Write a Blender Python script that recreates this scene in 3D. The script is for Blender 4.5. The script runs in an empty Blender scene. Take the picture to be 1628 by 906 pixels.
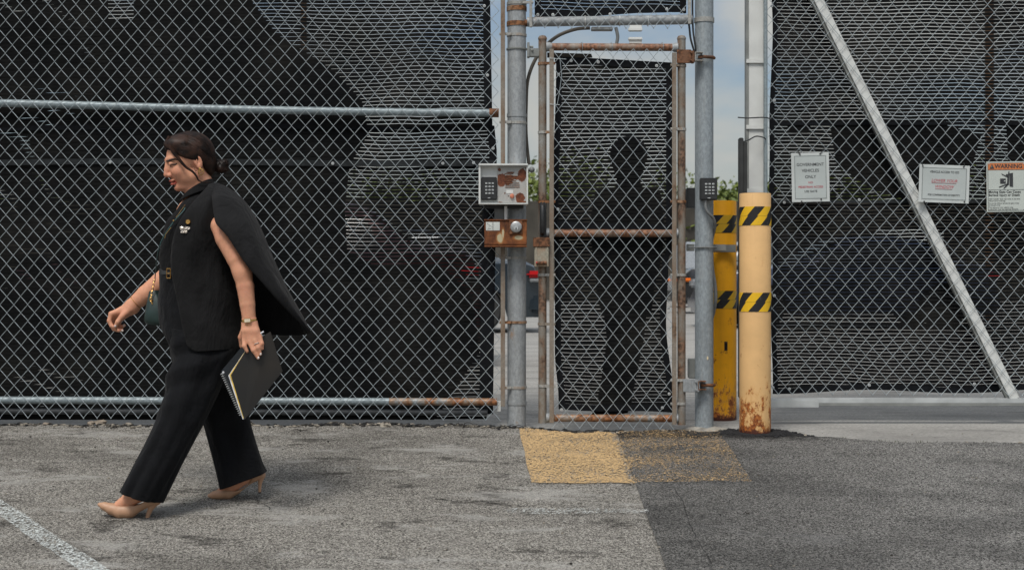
import bpy, bmesh, math, random
import numpy as np
from mathutils import Vector, Matrix
from math import sin, cos, pi, radians, exp, sqrt, atan2
random.seed(7)
S = bpy.context.scene
COL = S.collection
R = radians

# ------------------------------------------------------------------ camera, sky, sun, exposure
FPX, CX, HY, CY, CH = 2261.0, 814.0, 445.0, 7.46, 0.743
cam_d = bpy.data.cameras.new('camera'); cam = bpy.data.objects.new('camera', cam_d); COL.objects.link(cam)
cam_d.lens = 50; cam_d.sensor_width = 36; cam_d.sensor_fit = 'HORIZONTAL'
cam.location = (0, -CY, CH); cam.rotation_euler = (R(90), 0, 0)
cam_d.shift_y = -8.0 / 1628
cam_d.clip_start = 0.1; cam_d.clip_end = 2000
cam_d.dof.use_dof = True; cam_d.dof.focus_distance = 6.8; cam_d.dof.aperture_fstop = 5.6
S.camera = cam
S.view_settings.view_transform = 'Standard'; S.view_settings.look = 'None'
S.view_settings.exposure = 0.22; S.view_settings.gamma = 1.0
S.cycles.max_bounces = 8; S.cycles.transparent_max_bounces = 24
S.render.film_transparent = False
SUN_EL, SUN_AZ = 58, 200      # degrees; azimuth measured clockwise from +Y
W = bpy.data.worlds.new('World'); S.world = W; W.use_nodes = True
nt = W.node_tree; nt.nodes.clear()
out = nt.nodes.new('ShaderNodeOutputWorld'); bg = nt.nodes.new('ShaderNodeBackground')
sky = nt.nodes.new('ShaderNodeTexSky'); sky.sky_type = 'NISHITA'; sky.sun_disc = False
sky.sun_elevation = R(SUN_EL); sky.sun_rotation = R(SUN_AZ); sky.air_density = 1.0; sky.dust_density = 2.0
tc = nt.nodes.new('ShaderNodeTexCoord'); mp = nt.nodes.new('ShaderNodeMapping'); mp.inputs['Scale'].default_value = (1, 1, 2.2)
mp.inputs['Location'].default_value = (0.35, 0.2, 0.1)
nz = nt.nodes.new('ShaderNodeTexNoise'); nz.inputs['Scale'].default_value = 5.5; nz.inputs['Detail'].default_value = 5
cr = nt.nodes.new('ShaderNodeValToRGB'); cr.color_ramp.elements[0].position = 0.41; cr.color_ramp.elements[1].position = 0.58
cr.color_ramp.elements[0].color = (.12, .12, .12, 1); cr.color_ramp.elements[1].color = (.97, .97, .97, 1)
mx = nt.nodes.new('ShaderNodeMix'); mx.data_type = 'RGBA'
L = nt.links.new
L(tc.outputs['Generated'], mp.inputs[0]); L(mp.outputs[0], nz.inputs['Vector']); L(nz.outputs[0], cr.inputs[0]); L(cr.outputs[0], mx.inputs[0])
L(sky.outputs[0], mx.inputs[6]); mx.inputs[7].default_value = (5.3, 5.35, 5.1, 1)
sx = nt.nodes.new('ShaderNodeSeparateXYZ'); L(tc.outputs['Generated'], sx.inputs[0])
zr = nt.nodes.new('ShaderNodeMapRange'); zr.inputs[1].default_value = .15; zr.inputs[2].default_value = .9; zr.inputs[3].default_value = 1.0; zr.inputs[4].default_value = 2.1
L(sx.outputs[2], zr.inputs[0])
vm = nt.nodes.new('ShaderNodeVectorMath'); vm.operation = 'SCALE'; L(mx.outputs[2], vm.inputs[0]); L(zr.outputs[0], vm.inputs['Scale'])
L(vm.outputs[0], bg.inputs[0]); bg.inputs[1].default_value = 0.08
L(bg.outputs[0], out.inputs[0])
sun_d = bpy.data.lights.new('sun', 'SUN'); sun = bpy.data.objects.new('sun', sun_d); COL.objects.link(sun)
sun_d.energy = 2.1; sun_d.angle = R(18); sun_d.color = (1, .96, .9)
sd = Vector((sin(R(SUN_AZ)) * cos(R(SUN_EL)), cos(R(SUN_AZ)) * cos(R(SUN_EL)), sin(R(SUN_EL))))
sun.rotation_euler = sd.to_track_quat('Z', 'Y').to_euler(); sun.location = sd * 30

# ------------------------------------------------------------------ survey helpers: a measured image point on the plane at depth Y
def sc(Y): return FPX / (Y + CY)
def P(u, v, Y): return Vector(((u - CX) / sc(Y), Y, CH - (v - HY) / sc(Y)))
def PX(u, Y): return (u - CX) / sc(Y)
def PZ(v, Y): return CH - (v - HY) / sc(Y)
def sstep(a, b, x):
    t = min(1, max(0, (x - a) / (b - a))); return t * t * (3 - 2 * t)
def G(x, y):
    z = -0.05 + 0.095 * max(y, -7.5) if y < 0 else -0.05 + 0.05 * sstep(0.3, 4, y)
    k = sstep(0.35, -0.35, x) * 0.035
    return z + k * (exp(1.0 * y) if y < 0 else sstep(3, 0, y))

# ------------------------------------------------------------------ node materials
MATS = {}
class NM:
    def __init__(s, name, rough=0.6, metal=0.0, spec=0.5):
        s.m = bpy.data.materials.new(name); s.m.use_nodes = True; s.t = s.m.node_tree; s.n = s.t.nodes
        s.b = s.n['Principled BSDF']; s.set('Roughness', rough); s.set('Metallic', metal); s.set('Specular IOR Level', spec)
        s.tc = s.n.new('ShaderNodeTexCoord'); MATS[name] = s.m; s.bump_prev = None
    def put(s, sock, v):
        if isinstance(v, bpy.types.NodeSocket): s.t.links.new(v, sock)
        elif isinstance(v, (tuple, list)) and len(v) == 3 and sock.type == 'RGBA': sock.default_value = (*v, 1)
        else: sock.default_value = v
    def set(s, k, v): s.put(s.b.inputs[k], v)
    def obj(s, scale=(1, 1, 1), loc=(0, 0, 0), rot=(0, 0, 0)):
        m = s.n.new('ShaderNodeMapping'); s.t.links.new(s.tc.outputs['Object'], m.inputs[0])
        m.inputs['Scale'].default_value = scale; m.inputs['Location'].default_value = loc; m.inputs['Rotation'].default_value = rot
        return m.outputs[0]
    def noise(s, scale, detail=4, vec=None, rough=.5, dist=0):
        n = s.n.new('ShaderNodeTexNoise'); n.inputs['Scale'].default_value = scale; n.inputs['Detail'].default_value = detail
        n.inputs['Roughness'].default_value = rough; n.inputs['Distortion'].default_value = dist
        s.t.links.new(vec if vec else s.tc.outputs['Object'], n.inputs['Vector']); return n.outputs[0]
    def voro(s, scale, vec=None, out='Distance'):
        n = s.n.new('ShaderNodeTexVoronoi'); n.inputs['Scale'].default_value = scale
        s.t.links.new(vec if vec else s.tc.outputs['Object'], n.inputs['Vector']); return n.outputs[out]
    def xyz(s, vec=None):
        n = s.n.new('ShaderNodeSeparateXYZ'); s.t.links.new(vec if vec else s.tc.outputs['Object'], n.inputs[0]); return n.outputs
    def mth(s, op, a, b=0.0, c=None, clamp=False):
        n = s.n.new('ShaderNodeMath'); n.operation = op; n.use_clamp = clamp; s.put(n.inputs[0], a); s.put(n.inputs[1], b)
        if c is not None: s.put(n.inputs[2], c)
        return n.outputs[0]
    def rng(s, v, a, b, c=0.0, d=1.0, smooth=True):
        n = s.n.new('ShaderNodeMapRange'); n.interpolation_type = 'SMOOTHSTEP' if smooth else 'LINEAR'
        s.put(n.inputs[0], v); n.inputs[1].default_value = a; n.inputs[2].default_value = b; n.inputs[3].default_value = c; n.inputs[4].default_value = d
        return n.outputs[0]
    def mix(s, f, a, b, mode='MIX'):
        n = s.n.new('ShaderNodeMix'); n.data_type = 'RGBA'; n.blend_type = mode; n.clamp_factor = True
        s.put(n.inputs[0], f); s.put(n.inputs[6], a if not (isinstance(a, tuple)) else (*a, 1)); s.put(n.inputs[7], b if not isinstance(b, tuple) else (*b, 1))
        return n.outputs[2]
    def bump(s, h, strength=.3, dist=.01):
        n = s.n.new('ShaderNodeBump'); n.inputs['Strength'].default_value = strength; n.inputs['Distance'].default_value = dist
        s.put(n.inputs['Height'], h)
        if s.bump_prev: s.t.links.new(s.bump_prev, n.inputs['Normal'])
        s.bump_prev = n.outputs[0]; s.t.links.new(n.outputs[0], s.b.inputs['Normal'])
    def col(s, v): s.set('Base Color', v)
    def alpha(s, v): s.set('Alpha', v)

def simple(name, c, rough=.6, metal=0.0, var=.25, scale=30, bump=.15, spec=.5):
    m = NM(name, rough, metal, spec)
    n = m.noise(scale, 4)
    d = tuple(x * (1 - var) for x in c); l = tuple(min(1, x * (1 + var)) for x in c)
    m.col(m.mix(m.rng(n, .3, .7), d, l))
    if bump: m.bump(n, bump, .004)
    return m.m

def galv(name, base, rust=0.0, rustcol=(.22, .09, .035), seed=0, tint=(.30, .2, .13), rough=.5, metal=.25, stretch=1.0):
    m = NM(name, rough, metal, .4)
    v = m.obj((1, 1, stretch), (seed * 3.1, seed, 0))
    a = m.noise(90, 5, v, .7); b = m.noise(9, 5, v, .6)
    c = m.mix(m.rng(a, .3, .7), tuple(x * .78 for x in base), tuple(x * 1.18 for x in base))
    c = m.mix(m.rng(b, .45, .75, 0, .5), c, tuple(x * .6 for x in base))
    st = m.noise(14, 5, m.obj((3, 3, .35), (seed, 0, 0)), .65)
    c = m.mix(m.rng(st, .5, .8, 0, .35), c, (base[0] * 1.1, base[1] * .95, base[2] * .8))
    sp = m.voro(160, v); c = m.mix(m.rng(sp, .08, .16, .5, 0), c, (.1, .09, .08))
    if rust > 0:
        n = m.noise(11, 6, m.obj((1, 1, .5), (seed * 2.7, 1, seed)), .65)
        f = m.rng(n, .72 - rust * .45, .80 - rust * .35)
        rc = m.mix(m.rng(m.noise(60, 4), .35, .65), tuple(x * .5 for x in rustcol), tuple(x * 1.6 for x in rustcol))
        tc_ = m.mix(m.rng(n, .62 - rust * .5, .75 - rust * .4), c, tint)
        c = m.mix(f, tc_, rc); m.set('Metallic', m.rng(f, 0, 1, metal, 0)); m.bump(f, .25, .002)
    m.col(c); m.bump(a, .25, .002)
    return m.m

def fabric(name, c, var=.2, sheen=.1, rough=.9):
    m = NM(name, rough, 0, .2)
    v = m.obj((1, 1, 1)); n = m.noise(14, 4); w = m.noise(500, 2)
    m.col(m.mix(m.rng(n, .3, .7), tuple(x * (1 - var) for x in c), tuple(x * (1 + var) for x in c)))
    m.set('Sheen Weight', sheen); m.set('Sheen Roughness', .5)
    m.bump(w, .12, .001); m.bump(m.noise(6, 4, m.obj((1.2, 1, .6), (3, 1, 2)), .6, .5), .55, .05); m.bump(m.noise(24, 3, m.obj((1, 1, .7))), .3, .01)
    return m.m

# ------------------------------------------------------------------ mesh builder
class MB:
    def __init__(s): s.v = []; s.f = []; s.mi = []; s.sm = []
    def add(s, vs, fs, mi=0, smooth=True):
        o = len(s.v); s.v.extend([tuple(p) for p in vs])
        for f in fs: s.f.append(tuple(i + o for i in f)); s.mi.append(mi); s.sm.append(smooth)
        return s
    def box(s, x0, x1, y0, y1, z0, z1, mi=0, bev=0.0, M=None):
        bm = bmesh.new(); bmesh.ops.create_cube(bm, size=1)
        for v in bm.verts: v.co = Vector(((x0 + x1) / 2 + v.co.x * (x1 - x0), (y0 + y1) / 2 + v.co.y * (y1 - y0), (z0 + z1) / 2 + v.co.z * (z1 - z0)))
        if bev: bmesh.ops.bevel(bm, geom=bm.edges[:], offset=min(bev, .45 * min(abs(x1 - x0), abs(y1 - y0), abs(z1 - z0))), segments=2, affect='EDGES')
        if M is not None: bm.transform(M)
        bm.verts.index_update(); s.add([v.co for v in bm.verts], [[v.index for v in f.verts] for f in bm.faces], mi, False); bm.free(); return s
    def obox(s, c, sx, sy, sz, rot=0, mi=0, bev=0.0, axis='Y'):
        M = Matrix.Translation(c) @ Matrix.Rotation(rot, 4, axis)
        return s.box(-sx / 2, sx / 2, -sy / 2, sy / 2, -sz / 2, sz / 2, mi, bev, M)
    def tube(s, pts, r, n=10, mi=0, caps=True, flat=None, smooth=True):
        pts = [Vector(p) for p in pts]; N = len(pts); rs = r if isinstance(r, (list, tuple)) else [r] * N
        up = None; vs = []
        for i, p in enumerate(pts):
            t = (pts[min(i + 1, N - 1)] - pts[max(i - 1, 0)])
            t = t.normalized() if t.length > 1e-9 else Vector((0, 0, 1))
            if up is None:
                up = Vector((0, 1, 0)) if abs(t.y) < .9 else Vector((1, 0, 0))
            up = (up - t * up.dot(t)); up = up.normalized() if up.length > 1e-6 else t.orthogonal().normalized()
            b = t.cross(up)
            fx, fy = flat if flat else (1, 1)
            for k in range(n):
                a = 2 * pi * (k + .5) / n; vs.append(p + up * (cos(a) * rs[i] * fy) + b * (sin(a) * rs[i] * fx))
        fs = [(i * n + k, i * n + (k + 1) % n, (i + 1) * n + (k + 1) % n, (i + 1) * n + k) for i in range(N - 1) for k in range(n)]
        if caps: fs += [tuple(range(n))[::-1], tuple((N - 1) * n + k for k in range(n))]
        return s.add(vs, fs, mi, smooth)
    def cyl(s, a, b, r, n=24, mi=0, r2=None): return s.tube([a, b], [r, r if r2 is None else r2], n, mi)
    def lathe(s, c, prof, n=24, mi=0, axis='z', arc=(0, 2 * pi)):
        c = Vector(c); vs = []; full = abs(arc[1] - arc[0] - 2 * pi) < 1e-6; m = n if full else n + 1
        for r, h in prof:
            for k in range(m):
                a = arc[0] + (arc[1] - arc[0]) * k / n
                q = {'z': (r * cos(a), r * sin(a), h), 'y': (r * cos(a), h, r * sin(a)), 'x': (h, r * cos(a), r * sin(a))}[axis]
                vs.append(c + Vector(q))
        fs = [(i * m + k, i * m + (k + 1) % m, (i + 1) * m + (k + 1) % m, (i + 1) * m + k) for i in range(len(prof) - 1) for k in range(n if full else n)]
        if full:
            if prof[0][0] > 1e-6: fs.append(tuple(range(m))[::-1])
            if prof[-1][0] > 1e-6: fs.append(tuple((len(prof) - 1) * m + k for k in range(m)))
        return s.add(vs, fs, mi)
    def sphere(s, c, r, n=12, mi=0, sq=(1, 1, 1)):
        c = Vector(c); vs = []; fs = []; m = n // 2
        for i in range(m + 1):
            t = pi * i / m
            for k in range(n):
                a = 2 * pi * k / n; vs.append(c + Vector((sin(t) * cos(a) * r * sq[0], sin(t) * sin(a) * r * sq[1], cos(t) * r * sq[2])))
        for i in range(m):
            for k in range(n): fs.append((i * n + k, (i + 1) * n + k, (i + 1) * n + (k + 1) % n, i * n + (k + 1) % n))
        return s.add(vs, fs, mi)
    def prism(s, poly, d, mi=0, smooth=False):      # poly: list of Vector (front outline), d: extrusion Vector
        n = len(poly); vs = [Vector(p) for p in poly] + [Vector(p) + d for p in poly]
        fs = [tuple(range(n)), tuple(range(2 * n - 1, n - 1, -1))] + [(i, i + n, (i + 1) % n + n, (i + 1) % n) for i in range(n)]
        return s.add(vs, fs, mi, smooth)
    def grid(s, rows, mi=0, close=False, smooth=True):
        n = len(rows[0]); vs = [p for r in rows for p in r]; m = n if close else n - 1
        fs = [(i * n + k, i * n + (k + 1) % n, (i + 1) * n + (k + 1) % n, (i + 1) * n + k) for i in range(len(rows) - 1) for k in range(m)]
        return s.add(vs, fs, mi, smooth)
    def build(s, name, mats, parent=None, autosm=True, recalc=True, angle=40):
        me = bpy.data.meshes.new(name)
        off = Vector(parent_world(parent)) if parent else Vector((0, 0, 0))
        me.from_pydata([tuple(Vector(p) - off) for p in s.v], [], s.f)
        for m in (mats if isinstance(mats, (list, tuple)) else [mats]): me.materials.append(m)
        me.polygons.foreach_set('material_index', s.mi); me.polygons.foreach_set('use_smooth', s.sm)
        me.update()
        if recalc:
            bm = bmesh.new(); bm.from_mesh(me); bmesh.ops.recalc_face_normals(bm, faces=bm.faces[:]); bm.to_mesh(me); bm.free()
        if autosm and any(s.sm):
            try: me.set_sharp_from_angle(angle=R(angle))
            except Exception: pass
        o = bpy.data.objects.new(name, me); COL.objects.link(o)
        if parent: o.parent = parent
        return o

def parent_world(p):
    v = Vector(p.location)
    while p.parent: p = p.parent; v += Vector(p.location)
    return v
def thing(name, label, cat, loc=(0, 0, 0), group=None):
    o = bpy.data.objects.new(name, None); COL.objects.link(o); o.location = loc; o.empty_display_size = .1
    o['label'] = label; o['category'] = cat
    if group: o['group'] = group
    return o
def tag(o, label, cat, group=None, kind=None):
    o['label'] = label; o['category'] = cat
    if group: o['group'] = group
    if kind: o['kind'] = kind
    return o
def recenter(o):      # a single-mesh thing gets its origin at its base
    me = o.data; co = np.empty(len(me.vertices) * 3); me.vertices.foreach_get('co', co); co = co.reshape(-1, 3)
    c = np.array([(co[:, 0].min() + co[:, 0].max()) / 2, (co[:, 1].min() + co[:, 1].max()) / 2, co[:, 2].min()])
    co -= c; me.vertices.foreach_set('co', co.ravel()); me.update(); o.location = tuple(c); return o
def struct(o): o['kind'] = 'structure'; return o
def text(s, size, loc, mat, parent, name='lettering', rotz=0.0, align='CENTER', sx=1.0, shear=0.0, bold=0.0, tilt=0.0):
    cu = bpy.data.curves.new('t', 'FONT'); cu.body = s; cu.size = size; cu.align_x = align; cu.align_y = 'CENTER'; cu.shear = shear; cu.offset = bold; cu.resolution_u = 3
    to = bpy.data.objects.new('t', cu); COL.objects.link(to)
    dg = bpy.context.evaluated_depsgraph_get(); me = bpy.data.meshes.new_from_object(to.evaluated_get(dg))
    bpy.data.objects.remove(to)
    off = Vector(parent_world(parent)) if parent else Vector((0, 0, 0))
    M = Matrix.Translation(Vector(loc) - off) @ Matrix.Rotation(tilt, 4, 'Y') @ Matrix.Rotation(R(90), 4, 'X') @ Matrix.Diagonal((sx, 1, 1, 1))
    me.transform(M); me.materials.clear(); me.materials.append(mat)
    o = bpy.data.objects.new(name, me); COL.objects.link(o); o.parent = parent; return o
def join_meshes(objs, name):       # merges helper meshes of one part (same parent) into one object
    bm = bmesh.new(); mats = []
    for o in objs:
        b0 = len(bm.faces); bm.from_mesh(o.data); bm.faces.ensure_lookup_table()
        for m in o.data.materials:
            if m not in mats: mats.append(m)
        loc = [mats.index(m) for m in o.data.materials]
        for f in bm.faces[b0:]: f.material_index = loc[min(f.material_index, len(loc) - 1)]
    me = bpy.data.meshes.new(name); bm.to_mesh(me); bm.free()
    for m in mats: me.materials.append(m)
    no = bpy.data.objects.new(name, me); COL.objects.link(no); no.parent = objs[0].parent
    for o in objs: bpy.data.objects.remove(o)
    return no
# ------------------------------------------------------------------ materials
M_wire = galv('galvanised wire', (.385, .435, .455), 0, rough=.4, metal=.35)
M_pole = galv('galvanised steel pole', (.26, .295, .315), 0, seed=1, rough=.55, metal=.15, stretch=.5)
M_pole2 = galv('galvanised steel pole worn', (.30, .32, .33), 0.12, seed=5, rough=.55, metal=.15, stretch=.5)
M_rail = galv('galvanised rail', (.25, .30, .32), 0, seed=2, rough=.45, metal=.2)
M_railr = galv('galvanised rail with rust spots', (.27, .31, .325), .62, seed=3, rough=.5, metal=.2)
M_stile = galv('weathered rusty gate pipe', (.23, .23, .215), .60, (.125, .072, .045), seed=4, tint=(.19, .155, .12), rough=.6, metal=.1)
M_toprail = galv('rusty orange gate rail', (.28, .25, .22), .72, (.185, .085, .045), seed=9, tint=(.23, .17, .13), rough=.6, metal=.1)
M_band = galv('tension band steel', (.34, .34, .32), .25, seed=6, rough=.55, metal=.2)
M_bandr = galv('rusty tension band', (.24, .2, .16), .8, (.17, .075, .03), seed=8, rough=.7, metal=.05)
M_tbar = galv('weathered tension bar', (.22, .19, .155), .35, (.12, .075, .045), seed=11, tint=(.19, .14, .10), rough=.7, metal=.05)
M_rust = galv('brown rust', (.16, .07, .03), .9, (.12, .052, .024), seed=12, tint=(.16, .08, .045), rough=.8, metal=0)
M_cond = simple('grey brown conduit', (.13, .115, .095), .6, 0, .25, 20, .2)
M_condg = simple('grey conduit', (.16, .17, .17), .5, 0, .2, 20, .2)
M_black = simple('black plastic', (.018, .019, .02), .45, 0, .2, 40, .1)
M_blackr = simple('black rubber guide', (.022, .024, .024), .6, 0, .35, 12, .1)
M_key = simple('silver key', (.5, .52, .52), .4, .3, .15, 40, .1)
M_whitep = simple('white painted steel', (.60, .615, .595), .5, 0, .07, 7, .1)
M_whitesh = simple('grey painted channel and brace shade', (.20, .21, .20), .5, 0, .15, 10, .1)
M_twig = simple('dry dark twig', (.03, .026, .02), .9, 0, .3, 50, .3)

def screen_mat():
    m = NM('knitted black privacy screen', .9, 0, .1)
    x, y, z = m.xyz()
    warp = m.noise(.9, 3, m.obj((1, 1, 1.3), (3.3, 0, 1.7)))
    w2 = m.noise(5, 2, m.obj((1, 1, 5)))
    zz = m.mth('ADD', z, m.mth('MULTIPLY', m.mth('SUBTRACT', warp, .5), .085))
    zz = m.mth('ADD', zz, m.mth('MULTIPLY', m.mth('SUBTRACT', w2, .5), .0045))
    fr = m.mth('FRACT', m.mth('MULTIPLY', zz, 1 / .0198))
    d = m.mth('ABSOLUTE', m.mth('SUBTRACT', fr, .5))
    # slit height varies: some rows are pulled open, some almost closed
    row = m.noise(1, 0, m.obj((.0, .0, 50)))
    patch = m.noise(1.6, 3, m.obj((.8, 1, 1), (7, 2, 3.1)))
    wdt = m.rng(m.mth('ADD', m.mth('MULTIPLY', row, .45), patch), .35, .95, .02, .098, False)
    slit = m.mth('LESS_THAN', d, wdt)
    # vertical knit threads cross each slit
    thr = m.mth('GREATER_THAN', m.mth('FRACT', m.mth('MULTIPLY', x, 1 / .0045)), .12)
    hole = m.mth('MULTIPLY', slit, thr)
    m.alpha(m.mth('SUBTRACT', 1.0, hole))
    n = m.noise(3, 5, m.obj((1, 1, 1), (2, 0, 0)), .65)
    streak = m.noise(2.2, 4, m.obj((1, 1, 9)))
    c = m.mix(m.rng(n, .35, .8), (.0050, .0056, .0063), (.0170, .0165, .0150))
    c = m.mix(m.rng(streak, .6, .8, 0, .5), c, (.019, .018, .016))
    m.col(c)
    m.bump(m.mth('MULTIPLY', d, 1.0), .35, .003)
    m.bump(m.noise(5, 4, m.obj((1, 1, 2))), .6, .03)
    return m.m
M_screen = screen_mat()
def flap_mat():
    m = NM('doubled screen fabric', .9, 0, .1)
    n = m.noise(2.5, 5, None, .7); streak = m.noise(3, 4, m.obj((.7, 1, 10)))
    c = m.mix(m.rng(n, .3, .75), (.0050, .0051, .0053), (.032, .029, .0245))
    c = m.mix(m.rng(streak, .55, .75, 0, .45), c, (.018, .017, .015))
    z = m.xyz()[2]; x = m.xyz()[0]; w = m.noise(1.1, 3, m.obj((1, 1, 1.3), (9, 2, 4)))
    zz = m.mth('ADD', m.mth('ADD', z, m.mth('MULTIPLY', x, -.035)), m.mth('MULTIPLY', m.mth('SUBTRACT', w, .5), .12))
    d = m.mth('ABSOLUTE', m.mth('SUBTRACT', m.mth('FRACT', m.mth('MULTIPLY', zz, 1 / .0226)), .5))
    pt = m.rng(m.mth('SUBTRACT', m.noise(1.3, 3, m.obj((1, 1, 1.4), (1, 5, 2))), m.mth('ADD', m.rng(x, -1.2, -.5, 0, .10), m.rng(z, .2, .9, .06, 0))), .50, .70, -.01, .095)
    m.alpha(m.mth('SUBTRACT', 1.0, m.mth('LESS_THAN', d, pt)))
    m.col(c); m.bump(n, .5, .03); return m.m
M_flap = flap_mat()
M_hem = fabric('black screen hem webbing', (.005, .006, .008), .25, 0.02)
M_hemg = fabric('dusty grey hem webbing', (.022, .025, .027), .3, 0.03)

# ------------------------------------------------------------------ ground
def asphalt_mat(name, lo, hi, patches=True, dark=False):
    m = NM(name, .95, 0, .12)
    v = m.obj((1, 1, 0))
    g1 = m.voro(330, v, 'Color'); g1v = m.xyz(g1)[0]
    g2 = m.noise(240, 3, v, .75); g3 = m.noise(420, 2, v, .6); g4 = m.noise(75, 4, v, .7)
    g5 = m.xyz(m.voro(175, v, 'Color'))[1]
    t = m.mth('ADD', m.mth('MULTIPLY', g1v, .30), m.mth('ADD', m.mth('MULTIPLY', g2, .75), m.mth('MULTIPLY', g5, .38)))
    t = m.mth('ADD', t, m.mth('MULTIPLY', g4, .35))
    c = m.mix(m.mth('POWER', m.rng(t, .62, 1.22, 0, 1, False), 1.25), lo, hi)
    pits = m.rng(m.noise(75, 5, m.obj((1, 1, 0), (4, 4, 0)), .8), .60, .67)
    c = m.mix(m.mth('MULTIPLY', pits, .75), c, tuple(x * .35 for x in lo))
    chips = m.rng(m.voro(48, m.obj((1, 1, 0), (1, 9, 0))), .0, .16, 1, 0)
    c = m.mix(m.mth('MULTIPLY', chips, .4), c, tuple(min(1, x * 1.7) for x in hi))
    if patches:
        big = m.noise(1.0, 6, m.obj((.8, 1.25, 0), (1.9, 3.7, 0)), .68, .3)
        c = m.mix(m.mth('MULTIPLY', m.rng(big, .47, .60, 0, .66), m.rng(m.xyz()[0], -1.1, .1, 1, .35)), c, m.mix(.5, c, (.022, .020, .017)))
        mid = m.noise(3.6, 6, m.obj((.75, 1.5, 0), (8.2, .7, 0)), .72, .2)
        c = m.mix(m.rng(mid, .545, .64, 0, 1.0), c, m.mix(.62, c, (.022, .02, .018)))
        dust = m.noise(2.2, 7, m.obj((.7, 1.7, 0), (3.2, 5.3, 0)), .72, .3)
        c = m.mix(m.rng(dust, .52, .62, 0, .5), c, (.56, .545, .51))
        c = m.mix(m.mth('MULTIPLY', m.rng(m.noise(9, 6, m.obj((.8, 1.5, 0), (2, 9, 0)), .75), .60, .68), .7), c, (.03, .028, .025))
        crack = m.voro(1.3, m.obj((1, 1, 0), (.4, .2, 0)), 'Distance')
    else:
        big = m.noise(1.4, 4, m.obj((1, 1.6, 0), (5, 1, 0)), .6)
        c = m.mix(m.rng(big, .46, .62, 0, .65), c, m.mix(.55, c, (.014, .015, .016))); rx = m.xyz()[0]; c = m.mix(m.rng(m.mth('ADD', rx, m.mth('MULTIPLY', m.mth('SUBTRACT', big, .5), 2.0)), .7, 2.0, .72, 0), c, m.mix(.5, c, (.012, .0125, .013)))
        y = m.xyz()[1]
        edge_dark = m.rng(m.mth('ADD', m.mth('SUBTRACT', y, m.mth('MULTIPLY', m.mth('ABSOLUTE', m.mth('SUBTRACT', m.xyz()[0], 1.3)), .12)), m.mth('MULTIPLY', m.noise(7, 6, None, .7), .5)), -.08, .10)  # darker towards the slab edge, most around the front bollard
        c = m.mix(m.mth('MULTIPLY', edge_dark, .8), c, (.009, .0095, .0105))
        dust = m.noise(2.1, 4, m.obj((.7, 1.8, 0), (1, 2, 0)), .6)
        c = m.mix(m.rng(dust, .55, .75, 0, .3), c, (.25, .25, .25))
    m.col(c); m.bump(t, 1.0, .008); m.bump(g4, .5, .012)
    return m.m
M_asph = asphalt_mat('old grey asphalt', (.042, .038, .034), (.74, .705, .63))
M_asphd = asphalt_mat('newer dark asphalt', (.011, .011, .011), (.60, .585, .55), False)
def conc_mat():
    m = NM('driveway concrete', .9, 0, .2)
    a = m.noise(60, 5, None, .7); b = m.noise(1.2, 5, m.obj((.6, 1.6, 0)), .6); e = m.noise(8, 5, m.obj((.6, 2, 0)), .7)
    c = m.mix(m.rng(a, .3, .7), (.23, .225, .21), (.37, .36, .335))
    c = m.mix(m.rng(b, .4, .7, 0, .5), c, (.14, .137, .13)); c = m.mix(m.rng(e, .55, .75, 0, .35), c, (.11, .11, .105))
    x, y, z = m.xyz()
    j = m.mth('ABSOLUTE', m.mth('SUBTRACT', m.mth('FRACT', m.mth('ADD', m.mth('MULTIPLY', y, 1 / 3.1), .42)), .5))
    c = m.mix(m.mth('MULTIPLY', m.rng(j, .0, .004, .8, 0), m.mth('GREATER_THAN', y, 1.5)), c, (.04, .04, .04)); c = m.mix(m.rng(m.noise(3.2, 6, m.obj((.5, 2.2, 0), (3, 3, 0)), .75), .5, .68, 0, .55), c, (.11, .107, .10))
    m.col(c); m.bump(a, .3, .004); return m.m
M_conc = conc_mat()

def edge_y(x):   # where the asphalt meets the driveway slab
    n = .020 * sin(x * 7.1 + 1) + .014 * sin(x * 17.3) + .010 * sin(x * 41 + 2) + .006 * sin(x * 90)
    e = -.015 + n
    e = e * (1 - sstep(1.25, 1.5, x)) + (-.10 - .20 * sstep(1.35, 2.0, x) + .004 * sin(x * 31)) * sstep(1.25, 1.5, x)
    return e
def lerp(a, b, t): return a + (b - a) * t
mb = MB()     # the whole lot, to the horizon
xs = [-400, -120, -40, -15] + [-8 + .25 * i for i in range(65)] + [15, 40, 120, 400]
ys = [-60, -25, -12] + [-9 + .3 * i for i in range(50)] + [8, 12, 20, 40, 90, 200, 600]
rows = [[Vector((x, y, G(x, y) - (.022 if y < .1 else .0) - (0.05 if y < -1 else 0))) for x in xs] for y in ys]
mb.grid(rows); o = mb.build('concrete_driveway', M_conc); struct(o)
def sheet(name, mat, x0, x1, ny, yend, dz, nx, edge=True, thick=.02):
    mb = MB(); rows = []
    for j in range(ny + 1):
        t = (j / ny) ** 1.8; row = []
        for i in range(nx + 1):
            x = x0 + (x1 - x0) * i / nx; ye = edge_y(x); y = ye + (yend - ye) * t
            row.append(Vector((x, y, G(x, y) + dz + .0015 * sin(x * 13 + y * 9) + .001 * sin(x * 29 - y * 23))))
        if j == 0: rows.append([p + Vector((0, .012, -thick - .03)) for p in row])
        rows.append(row)
    mb.grid(rows); return struct(mb.build(name, mat))
sheet('asphalt', M_asph, -9, .56, 70, -13, 0, 500)
sheet('asphalt_patch', M_asphd, .545, 9, 70, -13, .006, 440)

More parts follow.
